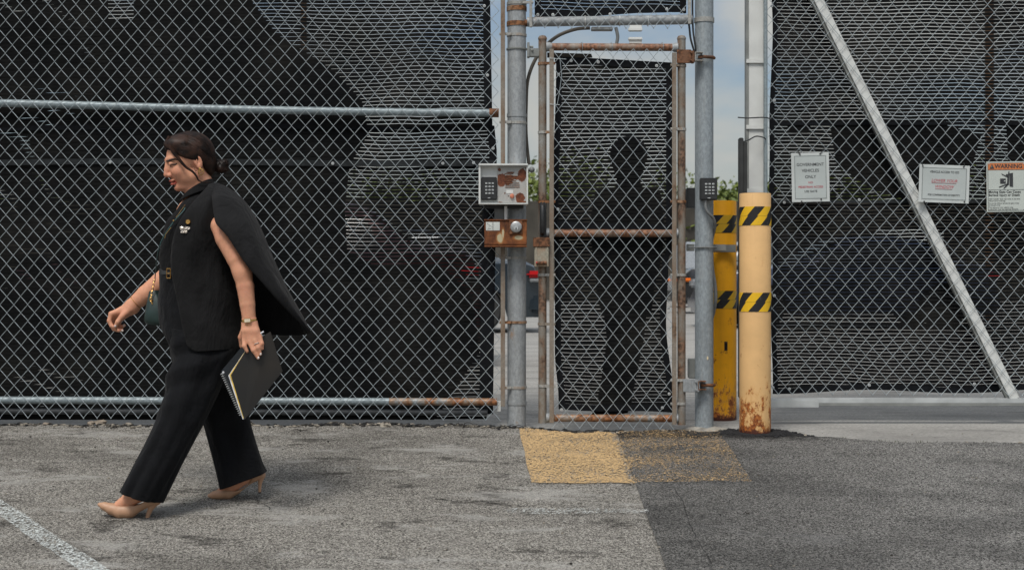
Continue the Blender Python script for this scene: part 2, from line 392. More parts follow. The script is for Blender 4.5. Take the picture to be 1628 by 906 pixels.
def paint(name, col, quad, worn, seed, dz=.005, worn2=None, edgevar=.02):
    # quad: corners (x, y) a-b-c-d; worn: how much has flaked off
    m = NM(name + ' coat', .85, 0, .2)
    v = m.obj((1, 1, 0), (seed, seed * 2, 0))
    n = m.noise(38, 6, v, .85); g = m.noise(150, 3, v, .7); b = m.noise(2.4, 4, m.obj((1, 2, 0), (seed, 0, 0)), .6)
    g7 = m.xyz(m.voro(150, v, 'Color'))[0]
    t = m.mth('ADD', m.mth('ADD', m.mth('MULTIPLY', n, .5), m.mth('MULTIPLY', g7, .22)), m.mth('ADD', m.mth('MULTIPLY', g, .55), m.mth('MULTIPLY', b, .25)))
    if worn2 is not None:
        x = m.xyz()[0]; wv = m.rng(x, .50, .56, worn, worn2)
    else: wv = worn
    if edgevar:
        pass
    m.alpha(m.rng(m.mth('SUBTRACT', t, wv), -.02, .05))
    c = m.mix(m.rng(m.noise(120, 3, v, .7), .35, .65), tuple(x * .62 for x in col), tuple(x * 1.1 for x in col))
    st = m.noise(6, 5, m.obj((1, 2, 0), (seed * 3, 1, 0)), .7); c = m.mix(m.rng(st, .56, .75, 0, .45), c, tuple(x * .45 for x in col))
    m.col(c); m.bump(g, .5, .003)
    mb = MB(); A, B, C, D = [Vector((*q, 0)) for q in quad]; rows = []; N = 60
    for j in range(N + 1):
        row = []
        for i in range(N + 1):
            s_, t_ = i / N, j / N
            p = (A * (1 - s_) + B * s_) * (1 - t_) + (D * (1 - s_) + C * s_) * t_
            jx = edgevar * .12 * sin(p.y * 11 + seed) * (1 if i in (0, N) else 0)
            jy = edgevar * .12 * (sin(p.x * 9 + seed) + .6 * sin(p.x * 21)) * (1 if j in (0, N) else 0)
            y = p.y + jy
            if seed == 1: y = min(y, edge_y(p.x) - .006)
            row.append(Vector((p.x + jx, y, G(p.x, y) + (dz if p.x < .545 else .0105) + .0015 * sin(p.x * 13 + y * 9) + .001 * sin(p.x * 29 - y * 23))))
        rows.append(row)
    mb.grid(rows); return struct(mb.build(name, m.m))
paint('yellow_marking', (.56, .385, .195), ((.036, -.0), (1.08, -.0), (1.065, -1.15), (.085, -1.16)), .70, 1, .005, .83)
paint('white_line', (.56, .59, .57), ((-2.69, -.90), (-2.62, -.85), (-1.19, -2.76), (-1.26, -2.81)), .76, 2, edgevar=.05)
paint('white_line', (.50, .52, .50), ((-.02, -1.60), (.56, -1.60), (.56, -1.67), (-.02, -1.69)), .83, 3)
paint('white_line', (.45, .46, .44), ((-2.2, -1.46), (-.9, -1.44), (-.9, -1.56), (-2.2, -1.54)), .92, 4)

# debris along the slab edge: grit, stones, mulch
M_grit = NM('grit and mulch', .95); _r = M_grit.n.new('ShaderNodeObjectInfo')
_g = M_grit.noise(25, 3); M_grit.col(M_grit.mix(M_grit.rng(_g, .4, .62), (.022, .02, .017), (.30, .27, .22))); M_grit = M_grit.m
mb = MB(); rr = random.Random(3)
def pebble(mb, p, r, rr, flat=.6):
    vs = []; a0 = rr.random() * 6
    for i in range(4):
        t = pi * (i + .5) / 4
        for k in range(6):
            a = a0 + k * pi / 3; q = r * (0.75 + .5 * rr.random()); vs.append(Vector(p) + Vector((sin(t) * cos(a) * q * 1.2, sin(t) * sin(a) * q, cos(t) * q * flat)))
    fs = [(i * 6 + k, i * 6 + (k + 1) % 6, (i + 1) * 6 + (k + 1) % 6, (i + 1) * 6 + k) for i in range(3) for k in range(6)] + [tuple(range(6)), tuple(range(18, 24))]
    mb.add(vs, fs, 0, False)
for i in range(3600):
    x = rr.uniform(-3.6, 1.45) if rr.random() < .8 else rr.uniform(1.4, 3.4)
    y = edge_y(x) + rr.gauss(0.012, .022 if x < 1.3 else .006); r = abs(rr.gauss(.0035, .0035)) + .0015
    if x < 0 and rr.random() < .06: r *= 2.4
    pebble(mb, (x, y, G(x, y) + (.002 if y < edge_y(x) else -.012) + .002), r, rr)
for i in range(900):
    x, y = rr.uniform(-3.2, 3.2), rr.uniform(-2.6, -.05); pebble(mb, (x, y, G(x, y) + .006), abs(rr.gauss(.001, .0016)) + .001, rr)
o = mb.build('grit', M_grit, None, False); o['kind'] = 'stuff'; o['label'] = 'grit and mulch crumbs along the edge of the asphalt'
mb = MB()     # broken tar lip along the edge
for i in range(900):
    x = rr.choice([rr.uniform(-1.0, .2), rr.uniform(.0, .7), rr.uniform(1.2, 1.55), rr.uniform(-3.5, 1.5)]); y = edge_y(x) + rr.gauss(.004, .012)
    pebble(mb, (x, y, G(x, y) + .003), abs(rr.gauss(.006, .004)) + .002, rr, .45)
o = mb.build('broken_tar', simple('tar crumbs', (.012, .012, .012), .95, 0, .5, 60, .3), None, False); o['kind'] = 'stuff'
M_moss = simple('weeds in the joint', (.045, .055, .02), .9, 0, .4, 60, .2)
mb = MB()
for i in range(420):
    x = 1.45 + 1.9 * rr.random() ** .8; y = edge_y(x) + rr.gauss(0.004, .006)
    if sin(x * 19) + sin(x * 7.3) < -.2: continue
    h = rr.uniform(.006, .022); a = rr.uniform(0, 6.28); d = Vector((cos(a), sin(a), 0)) * .003; p = Vector((x, y, G(x, y) - .004)); q = p + Vector((rr.gauss(0, .01), rr.gauss(0, .004), h))
    mb.add([p - d, p + d, q], [(0, 1, 2)], 0, False)
o = mb.build('weeds', M_moss, None, False); o['kind'] = 'stuff'
M_crk = simple('dark crack', (.012, .011, .010), .95, 0, .3, 60, 0)
def crack(name, pts, w, dz):
    mb = MB(); rr = random.Random(len(pts) + int(w * 1e5)); L_, R_ = [], []; V = []
    for i in range(len(pts) - 1):
        for k in range(9): V.append((lerp(pts[i][0], pts[i + 1][0], k / 9) + rr.gauss(0, w * .9), lerp(pts[i][1], pts[i + 1][1], k / 9) + rr.gauss(0, w * .9)))
    for i, (x, y) in enumerate(V):
        ww = w * rr.uniform(.2, 1.0) * (1 if 2 < i < len(V) - 3 else .3); L_.append(Vector((x - ww, y - ww * .7, G(x, y) + dz))); R_.append(Vector((x + ww, y + ww * .7, G(x, y) + dz)))
    mb.grid([L_, R_]); struct(mb.build(name, M_crk))
crack('asphalt_crack', [(-1.09, -1.42), (-1.06, -1.52), (-1.0, -1.60), (-.98, -1.68)], .0022, .0042)
crack('asphalt_crack', [(.70, -1.2), (.715, -1.5), (.70, -1.8), (.70, -2.1), (.72, -2.6)], .0022, .0115)
crack('asphalt_crack', [(-.35, -1.45), (-.24, -1.50), (-.14, -1.49), (-.05, -1.55), (.1, -1.57)], .006, .0042)
crack('concrete_crack', [(2.35, .32), (2.6, .10), (2.85, .02), (3.3, -.08)], .003, -.016)
mb = MB(); rr = random.Random(12)     # crumbled tar collar round the front bollard
for i in range(700):
    a = rr.uniform(pi, 2 * pi) if rr.random() < .8 else rr.uniform(0, pi); q = .085 + abs(rr.gauss(0, .032)); x = PX(1200.5, -.045) + q * cos(a) * 1.2; y = -.045 + q * sin(a) * .8
    pebble(mb, (x, y, G(x, y) + .006), abs(rr.gauss(.006, .004)) + .002, rr, .5)
o = mb.build('broken_tar', simple('black tar', (.008, .008, .009), .9, 0, .5, 60, .3), None, False); o['kind'] = 'stuff'
# stone rubble under the left fence
M_rub = simple('limestone rubble', (.25, .21, .165), .95, 0, .4, 18, .5)
for i, (u, r) in enumerate([(75, .012), (145, .017), (160, .022), (205, .011)]):
    mb = MB(); x = PX(u, .02); pebble(mb, (x, .0 + .01 * (i % 3), G(x, 0) + r * .4), r * 1.3, rr, .55)
    tag(recenter(mb.build('stone', M_rub, None, False)), ['small pale rubble stone under the fence, leftmost of four', 'brown rubble stone under the fence, touching the largest one on its left', 'largest brown rubble stone lying under the left fence', 'small rubble stone under the fence, nearest to the woman'][i], 'stone', 'rubble stones under the left fence')
# twigs
for (u0, u1, yy, lb) in ((463, 495, -.17, 'thin dark twig lying on the grey asphalt behind the notebooks'), (1170, 1200, -1.7, 'small dark twig scrap lying on the dark asphalt')):
    mb = MB(); pts = [Vector((PX(lerp(u0, u1, t), yy), yy + .004 * sin(t * 5), G(PX(u0, yy), yy) + .012 + .003 * sin(t * 9))) for t in (0, .25, .5, .75, 1)]
    if u0 > 1000: pts = [Vector((p.x * .0 + PX(1183, yy) + (p.x - pts[0].x) * .35, p.y, p.z)) for p in pts]
    mb.tube(pts, [.002, .0028, .0022, .0026, .001], 5); tag(recenter(mb.build('twig', M_twig)), lb, 'twig')
for k, (u, v) in enumerate([(738, 676), (795, 672), (812, 682)]):
    mb = MB(); p = P(u, v, -.02); p.z = G(p.x, -.02) + .012
    pts = [p + Vector((t * .07, -.02 * sin(t * 7 + k), .008 * sin(t * 6 + k * 2))) for t in (0, .2, .4, .6, .8, 1)]
    mb.tube(pts, .0018, 5); tag(recenter(mb.build('twig', M_twig)), ['curled black twig on the asphalt edge under the left fence corner', 'bent black twig beside the left gate post', 'short black twig at the foot of the left gate post'][k], 'twig')

# ------------------------------------------------------------------ chain link generator
def nz2(x, z, s=0): return sin(x * 2.1 + s) * sin(z * 1.7 + s * 2) + .5 * sin(x * 5.3 + z * 3.1 + s)
def chain(mb, x0, x1, z0, z1, dx, dz, y, r, seed=0, barb=True, warp=.006, shape=None, ragged=0.0):
    h = dx / 2; K = int((x1 - x0) / h); J = int(round((z1 - z0) / (dz / 2))); rr = random.Random(seed)
    def node(i, j):
        x = x0 + i * h; z = z0 + j * dz / 2
        wx = warp * nz2(x, z, seed); wz = warp * 1.3 * nz2(z, x, seed + 3)
        if shape: return shape(x + wx, z + wz)
        return x + wx, z + wz
    for k in range(K):
        pts = []
        for j in range(J + 1):
            q = (j + k) % 2; x, z = node(k + q, j)
            side = 1 if q else -1
            x += side * r * .55 + rr.gauss(0, .0006); z += rr.gauss(0, .0006)
            yo = y + (r * .9 if (q == 0) else -r * .9)
            pts.append(Vector((x, yo, z)))
            if j < J:      # bow between the nodes
                q2 = (j + 1 + k) % 2; x2, z2 = node(k + q2, j + 1)
                pts.append(Vector(((x + x2) / 2, y, (z + z2) / 2)))
        if barb:
            s_ = 1 if (k % 2) else -1
            pts = [pts[0] + Vector((-s_ * .007, 0, .007)), pts[0] + Vector((s_ * .002, 0, -.004))] + pts[1:]
        mb.tube(pts, r, 5, 0, False)
    return mb
def tband(p, x0, x1, z, y, r, mat, name='tension_band', h=.014, bar_x=None, side=1):
    # flat strap round a pipe centred x0 with an ear out to x1
    mb = MB(); n = 20; o_, i_ = r + .0035, r + .0005
    mb.lathe((x0, y, z), [(i_, -h / 2), (o_, -h / 2), (o_, h / 2), (i_, h / 2)], n)
    e = x0 + (r * .6 if x1 > x0 else -r * .6)
    mb.box(min(e, x1), max(e, x1), y - r - .0045, y - r + .004, z - h / 2, z + h / 2, 0, .001)
    mb.lathe((x1 - (.006 if x1 > x0 else -.006), y - r - .004, z), [(.0001, -.007), (.006, -.006), (.0065, 0)], 10, 0, 'y')
    mb.lathe((x1 - (.006 if x1 > x0 else -.006), y - r - .004, z), [(.0065, 0), (.0045, .03)], 8, 0, 'y')
    return mb.build(name, mat, p)

# ------------------------------------------------------------------ the long fence on the left
YF = 0.0           # plane of the wire
WR = .00178
fence = thing('chain_link_fence', 'long galvanised chain link fence panel behind the walking woman', 'fence', (PX(400, YF), YF, -.02))
mb = MB(); chain(mb, PX(-420, YF), PX(795, YF), PZ(665, YF), 2.75, 22.05 / 303, 25.8 / 303, YF, WR, 1, warp=.005)
mb.build('wire_mesh', M_wire, fence)
yr = YF + .032
def sagtube(mb, u0, u1, v0, v1, Y, r, n=40, mi=0, sag=0.0, ext=0.0):
    a, b = P(u0, v0, Y), P(u1, v1, Y); pts = []
    for i in range(n + 1):
        t = i / n; p = a.lerp(b, t); p.z += sag * sin(pi * t * 2); pts.append(p)
    mb.tube(pts, r, 16, mi)
mb = MB(); sagtube(mb, -420, 792, 158, 180, yr, .0205, sag=.006); mb.build('middle_rail', M_rail, fence)
mb = MB(); mb.tube([P(778, 179.8, yr), P(793, 180, yr)], .0235, 16); mb.build('rail_cup', M_rust, fence)
mb = MB(); sagtube(mb, -420, 620, 634, 638, yr, .0195); sagtube(mb, 619, 790, 638, 638.5, yr, .0198, 20, 1); mb.build('bottom_rail', [M_rail, M_railr], fence)
mb = MB(); mb.box(PX(796, 0) - .0, PX(803, 0), -.006, .004, PZ(646, 0), 2.75, 0, .001); mb.build('tension_bar', M_tbar, fence)
mb = MB(); mb.box(PX(790, 0), PX(796, 0), .04, .05, PZ(655, 0), PZ(638, 0), 0, .001); mb.build('end_tab', M_whitep, fence)
M_condd = simple('dark grey pipe', (.045, .05, .055), .6, 0, .3, 20, .2)
# thin lower pipe lying behind the bottom rail
mb = MB(); mb.tube([P(-420, 652, .055), P(775, 655, .055)], .017, 14); mb.build('lower_rail', M_condd, fence)

# ------------------------------------------------------------------ gate posts
def post(name, label, u, Y, r, zb, zt, mat):
    t = thing(name, label, 'post', (PX(u, Y), Y, zb))
    mb = MB(); mb.tube([(PX(u, Y), Y, zb - .05), (PX(u, Y), Y, .6), (PX(u, Y), Y, 1.4), (PX(u, Y), Y, zt)], r, 40); mb.build('pole', mat, t); return t
YP = .06
pl = post('steel_post', 'thick galvanised steel post on the left side of the pedestrian gate', 821.5, YP, .0495, -.045, 2.8, M_pole2)
pr = post('steel_post', 'thick galvanised steel post on the right side of the pedestrian gate with a keypad', 1119.5, YP, .0487, -.055, 2.8, M_pole)
xl, xr = PX(821.5, YP), PX(1119.5, YP); rp = .0495
for v, m_ in ((57, M_band), (196, M_band), (410, M_band), (512, M_bandr), (615, M_band)):
    tband(pl, xl, PX(794, 0), PZ(v, YP), YP, rp, m_)
for v, u1, m_ in ((7, 848, M_band),):
    tband(pl, xl, PX(u1, 0), PZ(v, YP), YP, rp, m_)
for v in (15, 39, 79):
    mb = MB(); mb.lathe((xl, YP, PZ(v, YP)), [(rp + .0003, -.012), (rp + .004, -.012), (rp + .004, .012), (rp + .0003, .012)] if v < 50 else [(rp, -.006), (rp + .006, -.004), (rp + .006, .004), (rp, .006)], 28)
    mb.build('clamp_ring', M_bandr if v < 50 else M_whitesh, pl)
for v in (184, 640):
    mb = MB(); mb.lathe((xl, YP, PZ(v, YP)), [(rp + .0003, -.009), (rp + .003, -.009), (rp + .003, .009), (rp + .0003, .009)], 28); mb.build('collar', M_pole2, pl)
mb = MB(); mb.lathe((xr, YP, PZ(33, YP)), [(rp + .0003, -.012), (rp + .004, -.012), (rp + .004, .012), (rp + .0003, .012)], 28); mb.build('brace_band', M_band, pr)
# concrete collars at the foot
M_foot = simple('rough concrete footing', (.24, .225, .195), .95, 0, .35, 30, .6)
for x, t in ((xl, pl), (xr, pr)):
    mb = MB(); n = 26; ring0 = []; rr2 = random.Random(int(x * 100)); z0 = -.052
    for rad, z in ((.049, -.03), (.065, -.032), (.13 if x > 0.5 else .09, -.045), (.16 if x > .5 else .11, -.075)):
        ring0.append([Vector((x + rad * (1 + .12 * rr2.uniform(-1, 1)) * cos(2 * pi * k / n), YP + rad * .75 * (1 + .12 * rr2.uniform(-1, 1)) * sin(2 * pi * k / n), z + rr2.uniform(-.003, .003))) for k in range(n)])
    mb.grid(ring0, 0, True); mb.build('footing', M_foot, t)
mb = MB(); p = P(1125, 569, YP - .0487 * .98); mb.lathe((p.x, p.y - .0, p.z), [(.0001, -.0012), (.004, -.001), (.004, .004)], 10, 0, 'y')
for v_ in mb.v[:]: pass
mb.v = [(x, y, p.z + (z - p.z) * 2.6) for x, y, z in mb.v]; mb.build('paint_spot', simple('cream paint fleck', (.7, .6, .38), .6), pr)

# ------------------------------------------------------------------ pedestrian gate
YG = -.005          # centre plane of the gate pipes (mesh in front of them)
YM = YG - .028
gate = thing('pedestrian_gate', 'narrow chain link pedestrian gate with rusty pipe frame and pull handle', 'gate', (PX(966, YG), YG, PZ(675, YG)))
rs = .0215
mb = MB(); x = PX(862.5, YG); mb.tube([(x, YG, PZ(672, YG)), (x, YG, .3), (x, YG, 1.0), (x, YG, 1.6), (x, YG, PZ(62, YG))], rs, 24); mb.lathe((x, YG, PZ(62, YG)), [(rs + .002, -.004), (rs + .002, .004), (rs * .8, .014), (.0001, .019)], 24); mb.build('hinge_stile', M_stile, gate)
mb = MB(); x = PX(1083.5, YG); mb.tube([(x, YG, PZ(675, YG)), (x, YG, .3), (x, YG, 1.0), (x, YG, 1.6), (x, YG, PZ(62, YG))], rs, 24); mb.lathe((x, YG, PZ(62, YG)), [(rs + .002, -.004), (rs + .002, .004), (rs * .8, .014), (.0001, .019)], 24); mb.build('hinge_stile', M_stile, gate)
for nm, v0, v1, mt in (('top_rail', 75, 76, M_toprail), ('middle_rail', 370.5, 371, M_toprail), ('bottom_rail', 664, 665, M_railr)):
    mb = MB(); a, b = P(869, v0, YG), P(1077, v1, YG)
    mb.tube([a, a.lerp(b, .3), a.lerp(b, .6), b], .0195, 20)
    for q, s_ in ((a, 1), (b, -1)): mb.lathe((q.x - s_ * .002, q.y, q.z), [(.0255, -.0), (.024, s_ * .02), (.0197, s_ * .03)], 16, 1, 'x')
    mb.build(nm, [mt, M_pole2], gate)
mb = MB(); chain(mb, PX(878, YM), PX(1073, YM), PZ(680, YM), PZ(75, YM), 21.3 / 303, 27.2 / 303, YM, WR, 5, warp=.003)
mb.build('wire_mesh', M_wire, gate)
for u in (877, 1072):
    mb = MB(); mb.box(PX(u - 3.5, YM), PX(u + 3.5, YM), YM - .004, YM + .005, PZ(672 if u < 1000 else 675, YM), PZ(78 if u < 1000 else 84, YM), 0, .001); mb.build('tension_bar', M_tbar, gate)
for v, m_ in ((102, M_bandr), (211, M_band), (321, M_bandr), (437, M_band), (515, M_tbar), (613, M_band)):
    tband(gate, PX(862.5, YG), PX(883, YM), PZ(v, YG), YG, rs, m_)
for v, m_ in ((105, M_tbar), (206, M_band), (321, M_bandr), (437, M_band), (604, M_band), (641, M_band)):
    tband(gate, PX(1083.5, YG), PX(1066, YM), PZ(v, YG), YG, rs, m_)
# wire ties over the rails
for u in (972, 1053, 925): 
    mb = MB(); p = P(u, 75, YG); mb.tube([p + Vector((.0 + .012 * cos(a) * .3, -.024 * cos(a), .024 * sin(a))) for a in [i * pi / 6 for i in range(13)]], .0016, 5); mb.build('tie_wire', M_wire, gate)
for v in (93, 166):
    mb = MB(); mb.tube([P(874, v, YM - .008), P(890, v + 1, YM - .01), P(900 if v < 100 else 884, v + 1.5, YM - .006)], .0016, 5); mb.build('tie_wire', M_wire, gate)
mb = MB(); mb.tube([P(890, 92, YM - .004), P(893, 120, YM - .006), P(889, 150, YM - .004), P(886, 166, YM - .004)], .0014, 5)
mb.build('tie_wire', M_wire, gate)
# pull handle
mb = MB(); hx = PX(863, YG); yh = YG - rs
mb.box(hx - .018, hx + .018, yh - .006, yh + .004, PZ(377, YG), PZ(322, YG), 0, .003)
mb.tube([(hx - .003, yh - .004, PZ(327, YG)), (hx - .003, yh - .035, PZ(330, YG)), (hx - .003, yh - .045, PZ(338, YG)), (hx - .003, yh - .045, PZ(360, YG)), (hx - .003, yh - .035, PZ(369, YG)), (hx - .003, yh - .004, PZ(372, YG))], .0115, 12)
mb.build('pull_handle', M_black, gate)
for v in (326.5, 373.5):
    mb = MB(); mb.lathe((hx, yh - .007, PZ(v, YG)), [(.0001, -.003), (.004, -.002), (.0045, .002)], 10, 0, 'y')
    mb.build('handle_bolt', M_key, gate)
# lock box on the stile
M_lockbox = galv('dirty lock box paint', (.30, .28, .22), .4, (.2, .08, .03), seed=21, rough=.7, metal=0)
mb = MB(); mb.box(PX(849.5, 0), PX(872, 0), YG - .055, YG + .02, PZ(424, YG), PZ(393, YG), 0, .002)
mb.box(PX(851, 0), PX(853.5, 0), YG - .058, YG - .05, PZ(424, YG), PZ(393, YG), 0, .001); mb.box(PX(868.5, 0), PX(871, 0), YG - .058, YG - .05, PZ(424, YG), PZ(393, YG), 0, .001)
lb = mb.build('lock_box', M_lockbox, gate)
mb = MB(); mb.box(PX(847.5, 0), PX(873.5, 0), YG - .062, YG + .025, PZ(393, YG), PZ(378, YG), 0, .003); mb.build('lid', M_rust, lb)
mb = MB(); mb.tube([P(854, 418, YG - .062), P(869, 418, YG - .062)], .009, 10, 0); mb.build('latch_slot', M_rust, lb)
mb = MB(); mb.tube([P(852, 417.5, YG - .064), P(857, 417.5, YG - .064)], .005, 8); mb.build('red_tab', simple('faded red plastic', (.45, .03, .03), .5), lb)
# hinges
def hinge(v, rusty):
    h = MB(); z = PZ(v, YG); x0 = PX(1075 if rusty else 1085, YG); x1 = PX(1098 if rusty else 1106, YG)
    h.box(x0, x1, YG - .032, YG - .022, z - .037 if rusty else z - .034, z + .034, 0, .002)
    h.box(x1 - .002, x1 + .018, YG - .028, YG - .0, z - .036, z + .030, 0, .004)
    for dz_ in (.02, -.022): h.lathe((x1 - .002, YG - .034, z + dz_), [(.0001, -.006), (.006, -.005), (.007, .002)], 6, 0, 'y')
    h.build('hinge', M_rust if rusty else M_pole2, gate)
    h = MB(); xh = PX(1104 if rusty else 1109, YG)
    for dz_ in (.021, -.021): h.box(xh, xh + .042, YG - .03, YG + .02, z + dz_ - .002, z + dz_ + .002)
    h.box(xh - .001, xh + .003, YG - .03, YG + .02, z - .0185, z + .0185); h.build('hinge_bracket', M_band if rusty else M_rust, gate)
    h = MB(); h.tube([(xh + .02, YG - .002, z), (xl * 0 + PX(1118, YG), YG - .012, z), (PX(1134, YG), YG + .005, z - .001), (PX(1136.5, YG), YG + .03, z - .001)], [.008, .008, .009, .009], 10); h.build('hinge_bolt', M_rust, gate)
hinge(91, True); hinge(612, False)
mb = MB(); mb.box(PX(839, .0), PX(857, .0), -.02, .02, PZ(91, 0), PZ(78, 0), 0, .002); mb.box(PX(838, 0), PX(842, 0), -.03, .03, PZ(92, 0), PZ(69, 0), 0, .002)
mb.lathe((PX(846, 0), -.025, PZ(81, 0)), [(.0001, -.006), (.006, -.004), (.006, .006)], 6, 0, 'y'); mb.tube([P(838, 75, -.0), P(848, 75, -.0)], .006, 8); mb.build('stop_bracket', M_whitesh, gate)

# ------------------------------------------------------------------ panel over the gate
ov = thing('transom_panel', 'chain link panel above the pedestrian gate between the two posts', 'fence panel', (PX(970, .05), .05, PZ(44, .05)))
YT = .045
mb = MB(); a, b = P(838, 35.5, YT), P(1100, 31.5, YT); mb.tube([a, a.lerp(b, .5), b], .0255, 20); mb.build('bottom_rail', M_pole2, ov)
mb = MB(); mb.tube([P(833, 37, YT), P(848, 37, YT)], .018, 14); mb.build('rail_end', M_rust, ov)
mb = MB(); chain(mb, PX(843, .01), PX(1100, .01), PZ(43, .01), 2.75, 21.9 / 303, 25.5 / 303, .012, WR, 8); mb.build('wire_mesh', M_wire, ov)
for u in (844, 1096.5):
    mb = MB(); mb.box(PX(u - 2.3, 0), PX(u + 2.3, 0), .004, .02, PZ(43 if u < 1000 else 38, 0), 2.75, 0, .001); mb.build('tension_bar', M_band, ov)
for u in (930, 985, 1030): 
    mb = MB(); p = P(u, 34, YT); mb.tube([p + Vector((0, -.028 * cos(a), .028 * sin(a))) for a in [i * pi / 6 for i in range(13)]], .0022, 5); mb.build('tie_wire', M_whitep, ov)
mb = MB(); mb.box(PX(940, YT), PX(974, YT), YT - .02, YT + .03, PZ(49, YT), PZ(44, YT), 0, .002); mb.build('mounting_plate', M_condg, ov)
def sensor(u0, u1, v0, v1, label):
    mb = MB(); mb.box(PX(u0, .0), PX(u1, .0), -.012, .02, PZ(v1, 0), PZ(v0, 0), 0, .003); mb.box(PX(u0 + 2, 0), PX(u1 - 1, 0), -.004, .012, PZ(v0, 0), PZ(v0 - 4 if v0 < 55 else v0 + 9, 0), 0, .001)
    tag(recenter(mb.build('contact_sensor', M_whitep)), label, 'sensor')
sensor(999, 1021, 44.5, 50, 'white door contact block fixed under the rail above the gate')
sensor(999, 1021, 60, 64.5, 'white door contact block standing on the rusty top rail of the gate')
# conduits
def cable(name, label, pts, r, mat, n=10):
    P_ = []
    V = [Vector(p) for p in pts]
    for i in range(len(V) - 1):
        a, b, c, d = V[max(i - 1, 0)], V[i], V[i + 1], V[min(i + 2, len(V) - 1)]
        for k in range(8):
            t = k / 8; P_.append(.5 * ((2 * b) + (c - a) * t + (2 * a - 5 * b + 4 * c - d) * t * t + (3 * b - 3 * c + d - a) * t ** 3))
    P_.append(V[-1]); mb = MB(); mb.tube(P_, r, n); o = mb.build(name, mat)
    return tag(o, label, 'cable')
cable('conduit', 'brown flexible conduit arching behind the gate top down past the left post', [P(938, 45, .12), P(915, 47, .12), P(888, 57, .12), P(867, 74, .12), P(850, 97, .12), P(839, 128, .13), P(836.5, 165, .13), P(836, 205, .13), P(838, 236, .13), P(841, 262, .13)], .0095, M_cond)
cable('conduit', 'short grey conduit dropping from the upper rail to the gate top rail', [P(979, 44, .03), P(981, 52, .03), P(982, 60, .03), P(980, 71, .03)], .009, M_condg)
cable('cable', 'black cable bundle tucked beside the right gate post above the hinge', [P(1094, 30, .05), P(1096, 45, .04), P(1098, 62, .04), P(1103, 80, .04), P(1106, 92, .06)], .0055, M_black)
cable('cable', 'black cable hugging the inner side of the right gate post near the top', [P(1101, -10, .05), P(1101, 20, .045), P(1102, 50, .04), P(1106, 78, .04), P(1108, 92, .06)], .005, M_black)

# ------------------------------------------------------------------ privacy screens (cloth)
def cloth(outline_fn, nu, nv, Y, amp, seed):
    rows = []
    for j in range(nv + 1):
        row = []
        for i in range(nu + 1):
            u, v = outline_fn(i / nu, j / nv); x, z = PX(u, Y), PZ(v, Y)
            y = Y + amp * (.6 * sin(x * 3.1 + seed) * sin(z * 2.3 + seed) + .4 * sin(z * 7 + x * 2 + seed) + .25 * sin(x * 11 + z * 5 + seed))
            row.append(Vector((x, y, z)))
        rows.append(row)
    return rows
def grommets(parent, pts, Y):
    for u, v in pts:
        mb = MB(); mb.lathe(P(u, v, Y), [(.0035, -.001), (.004, -.004), (.008, -.003), (.0085, .001)], 12, 0, 'y'); mb.build('grommet', M_key, parent)
YS = .075
scr = thing('privacy_screen', 'black knitted privacy screen on the left fence above the middle hem', 'privacy screen', (PX(400, YS), YS, PZ(205, YS)))
mb = MB(); mb.grid(cloth(lambda s, t: (lerp(-420, lerp(766, 772, t), s), lerp(-300, 203, t)), 90, 30, YS, .010, 1)); mb.build('mesh_fabric', M_screen, scr)
mb = MB(); mb.grid(cloth(lambda s, t: (lerp(lerp(764, 770, t), lerp(774, 783, t), s), lerp(-300, 203, t)), 2, 20, YS - .004, .006, 1)); mb.build('hem', M_hem, scr)
grommets(scr, [(775, 120), (770, 10)], YS - .012)
flap = [(-420, -300), (165, -300), (172, 30), (212, 34), (222, -300), (330, -300), (345, -70), (440, 55), (530, 112), (575, 160), (585, 206), (-420, 206)]
def fillpoly(mb, poly, Y, mi=0, th=.004, amp=.006):
    from mathutils.geometry import tessellate_polygon
    pts = [P(u, v, Y) for u, v in poly]; mb.prism([Vector(p) for p in pts], Vector((0, th, 0)), mi)
mb = MB(); fillpoly(mb, flap, YS + .05); mb.build('backing_layer', M_flap, scr)  # folded cloth, its outline widened to dim the far-left slits
scl = thing('privacy_screen', 'black privacy screen on the left fence from the grey hem to the bottom rail', 'privacy screen', (PX(400, YS), YS, PZ(640, YS)))
def redge(v): return lerp(786, 790, min(1, (v - 200) / 40)) if v < 240 else lerp(790, 784, (v - 240) / 400)
mb = MB(); mb.grid(cloth(lambda s, t: (lerp(-420, redge(lerp(200, 655, t)) - 10, s), lerp(200, 666, t)), 90, 30, YS + .012, .008, 4)); mb.build('mesh_fabric', M_screen, scl)
mb = MB(); mb.grid(cloth(lambda s, t: (lerp(redge(lerp(200, 658, t)) - 22 + 10 * (lerp(200, 658, t) < 260), redge(lerp(200, 658, t)), s), lerp(200, 658, t)), 2, 24, YS + .006, .006, 4)); mb.build('hem', M_hem, scl)
mb = MB(); mb.grid(cloth(lambda s, t: (lerp(-420, 786, s), 254 + 9 * t + 2 * sin(s * 9)), 60, 2, YS + .001, .002, 4)); mb.build('seam_band', M_hemg, scl)
mb = MB(); mb.grid(cloth(lambda s, t: (lerp(-420, 786, s), 199 + 8 * t + 2 * sin(s * 7)), 60, 2, YS + .003, .002, 4)); mb.build('top_hem', M_hem, scl)
grommets(scl, [(529, 260), (704, 260), (175, 258), (784, 236), (753, 259)], YS - .008)
mb = MB(); fillpoly(mb, [(-420, 206), (590, 206), (556, 262), (548, 330), (552, 400), (600, 424), (700, 422), (752, 470), (762, 560), (700, 655), (690, 667), (-420, 667)], YS + .055); mb.build('backing_layer', M_flap, scl)  # unseen backing cloth added to block light through the slits

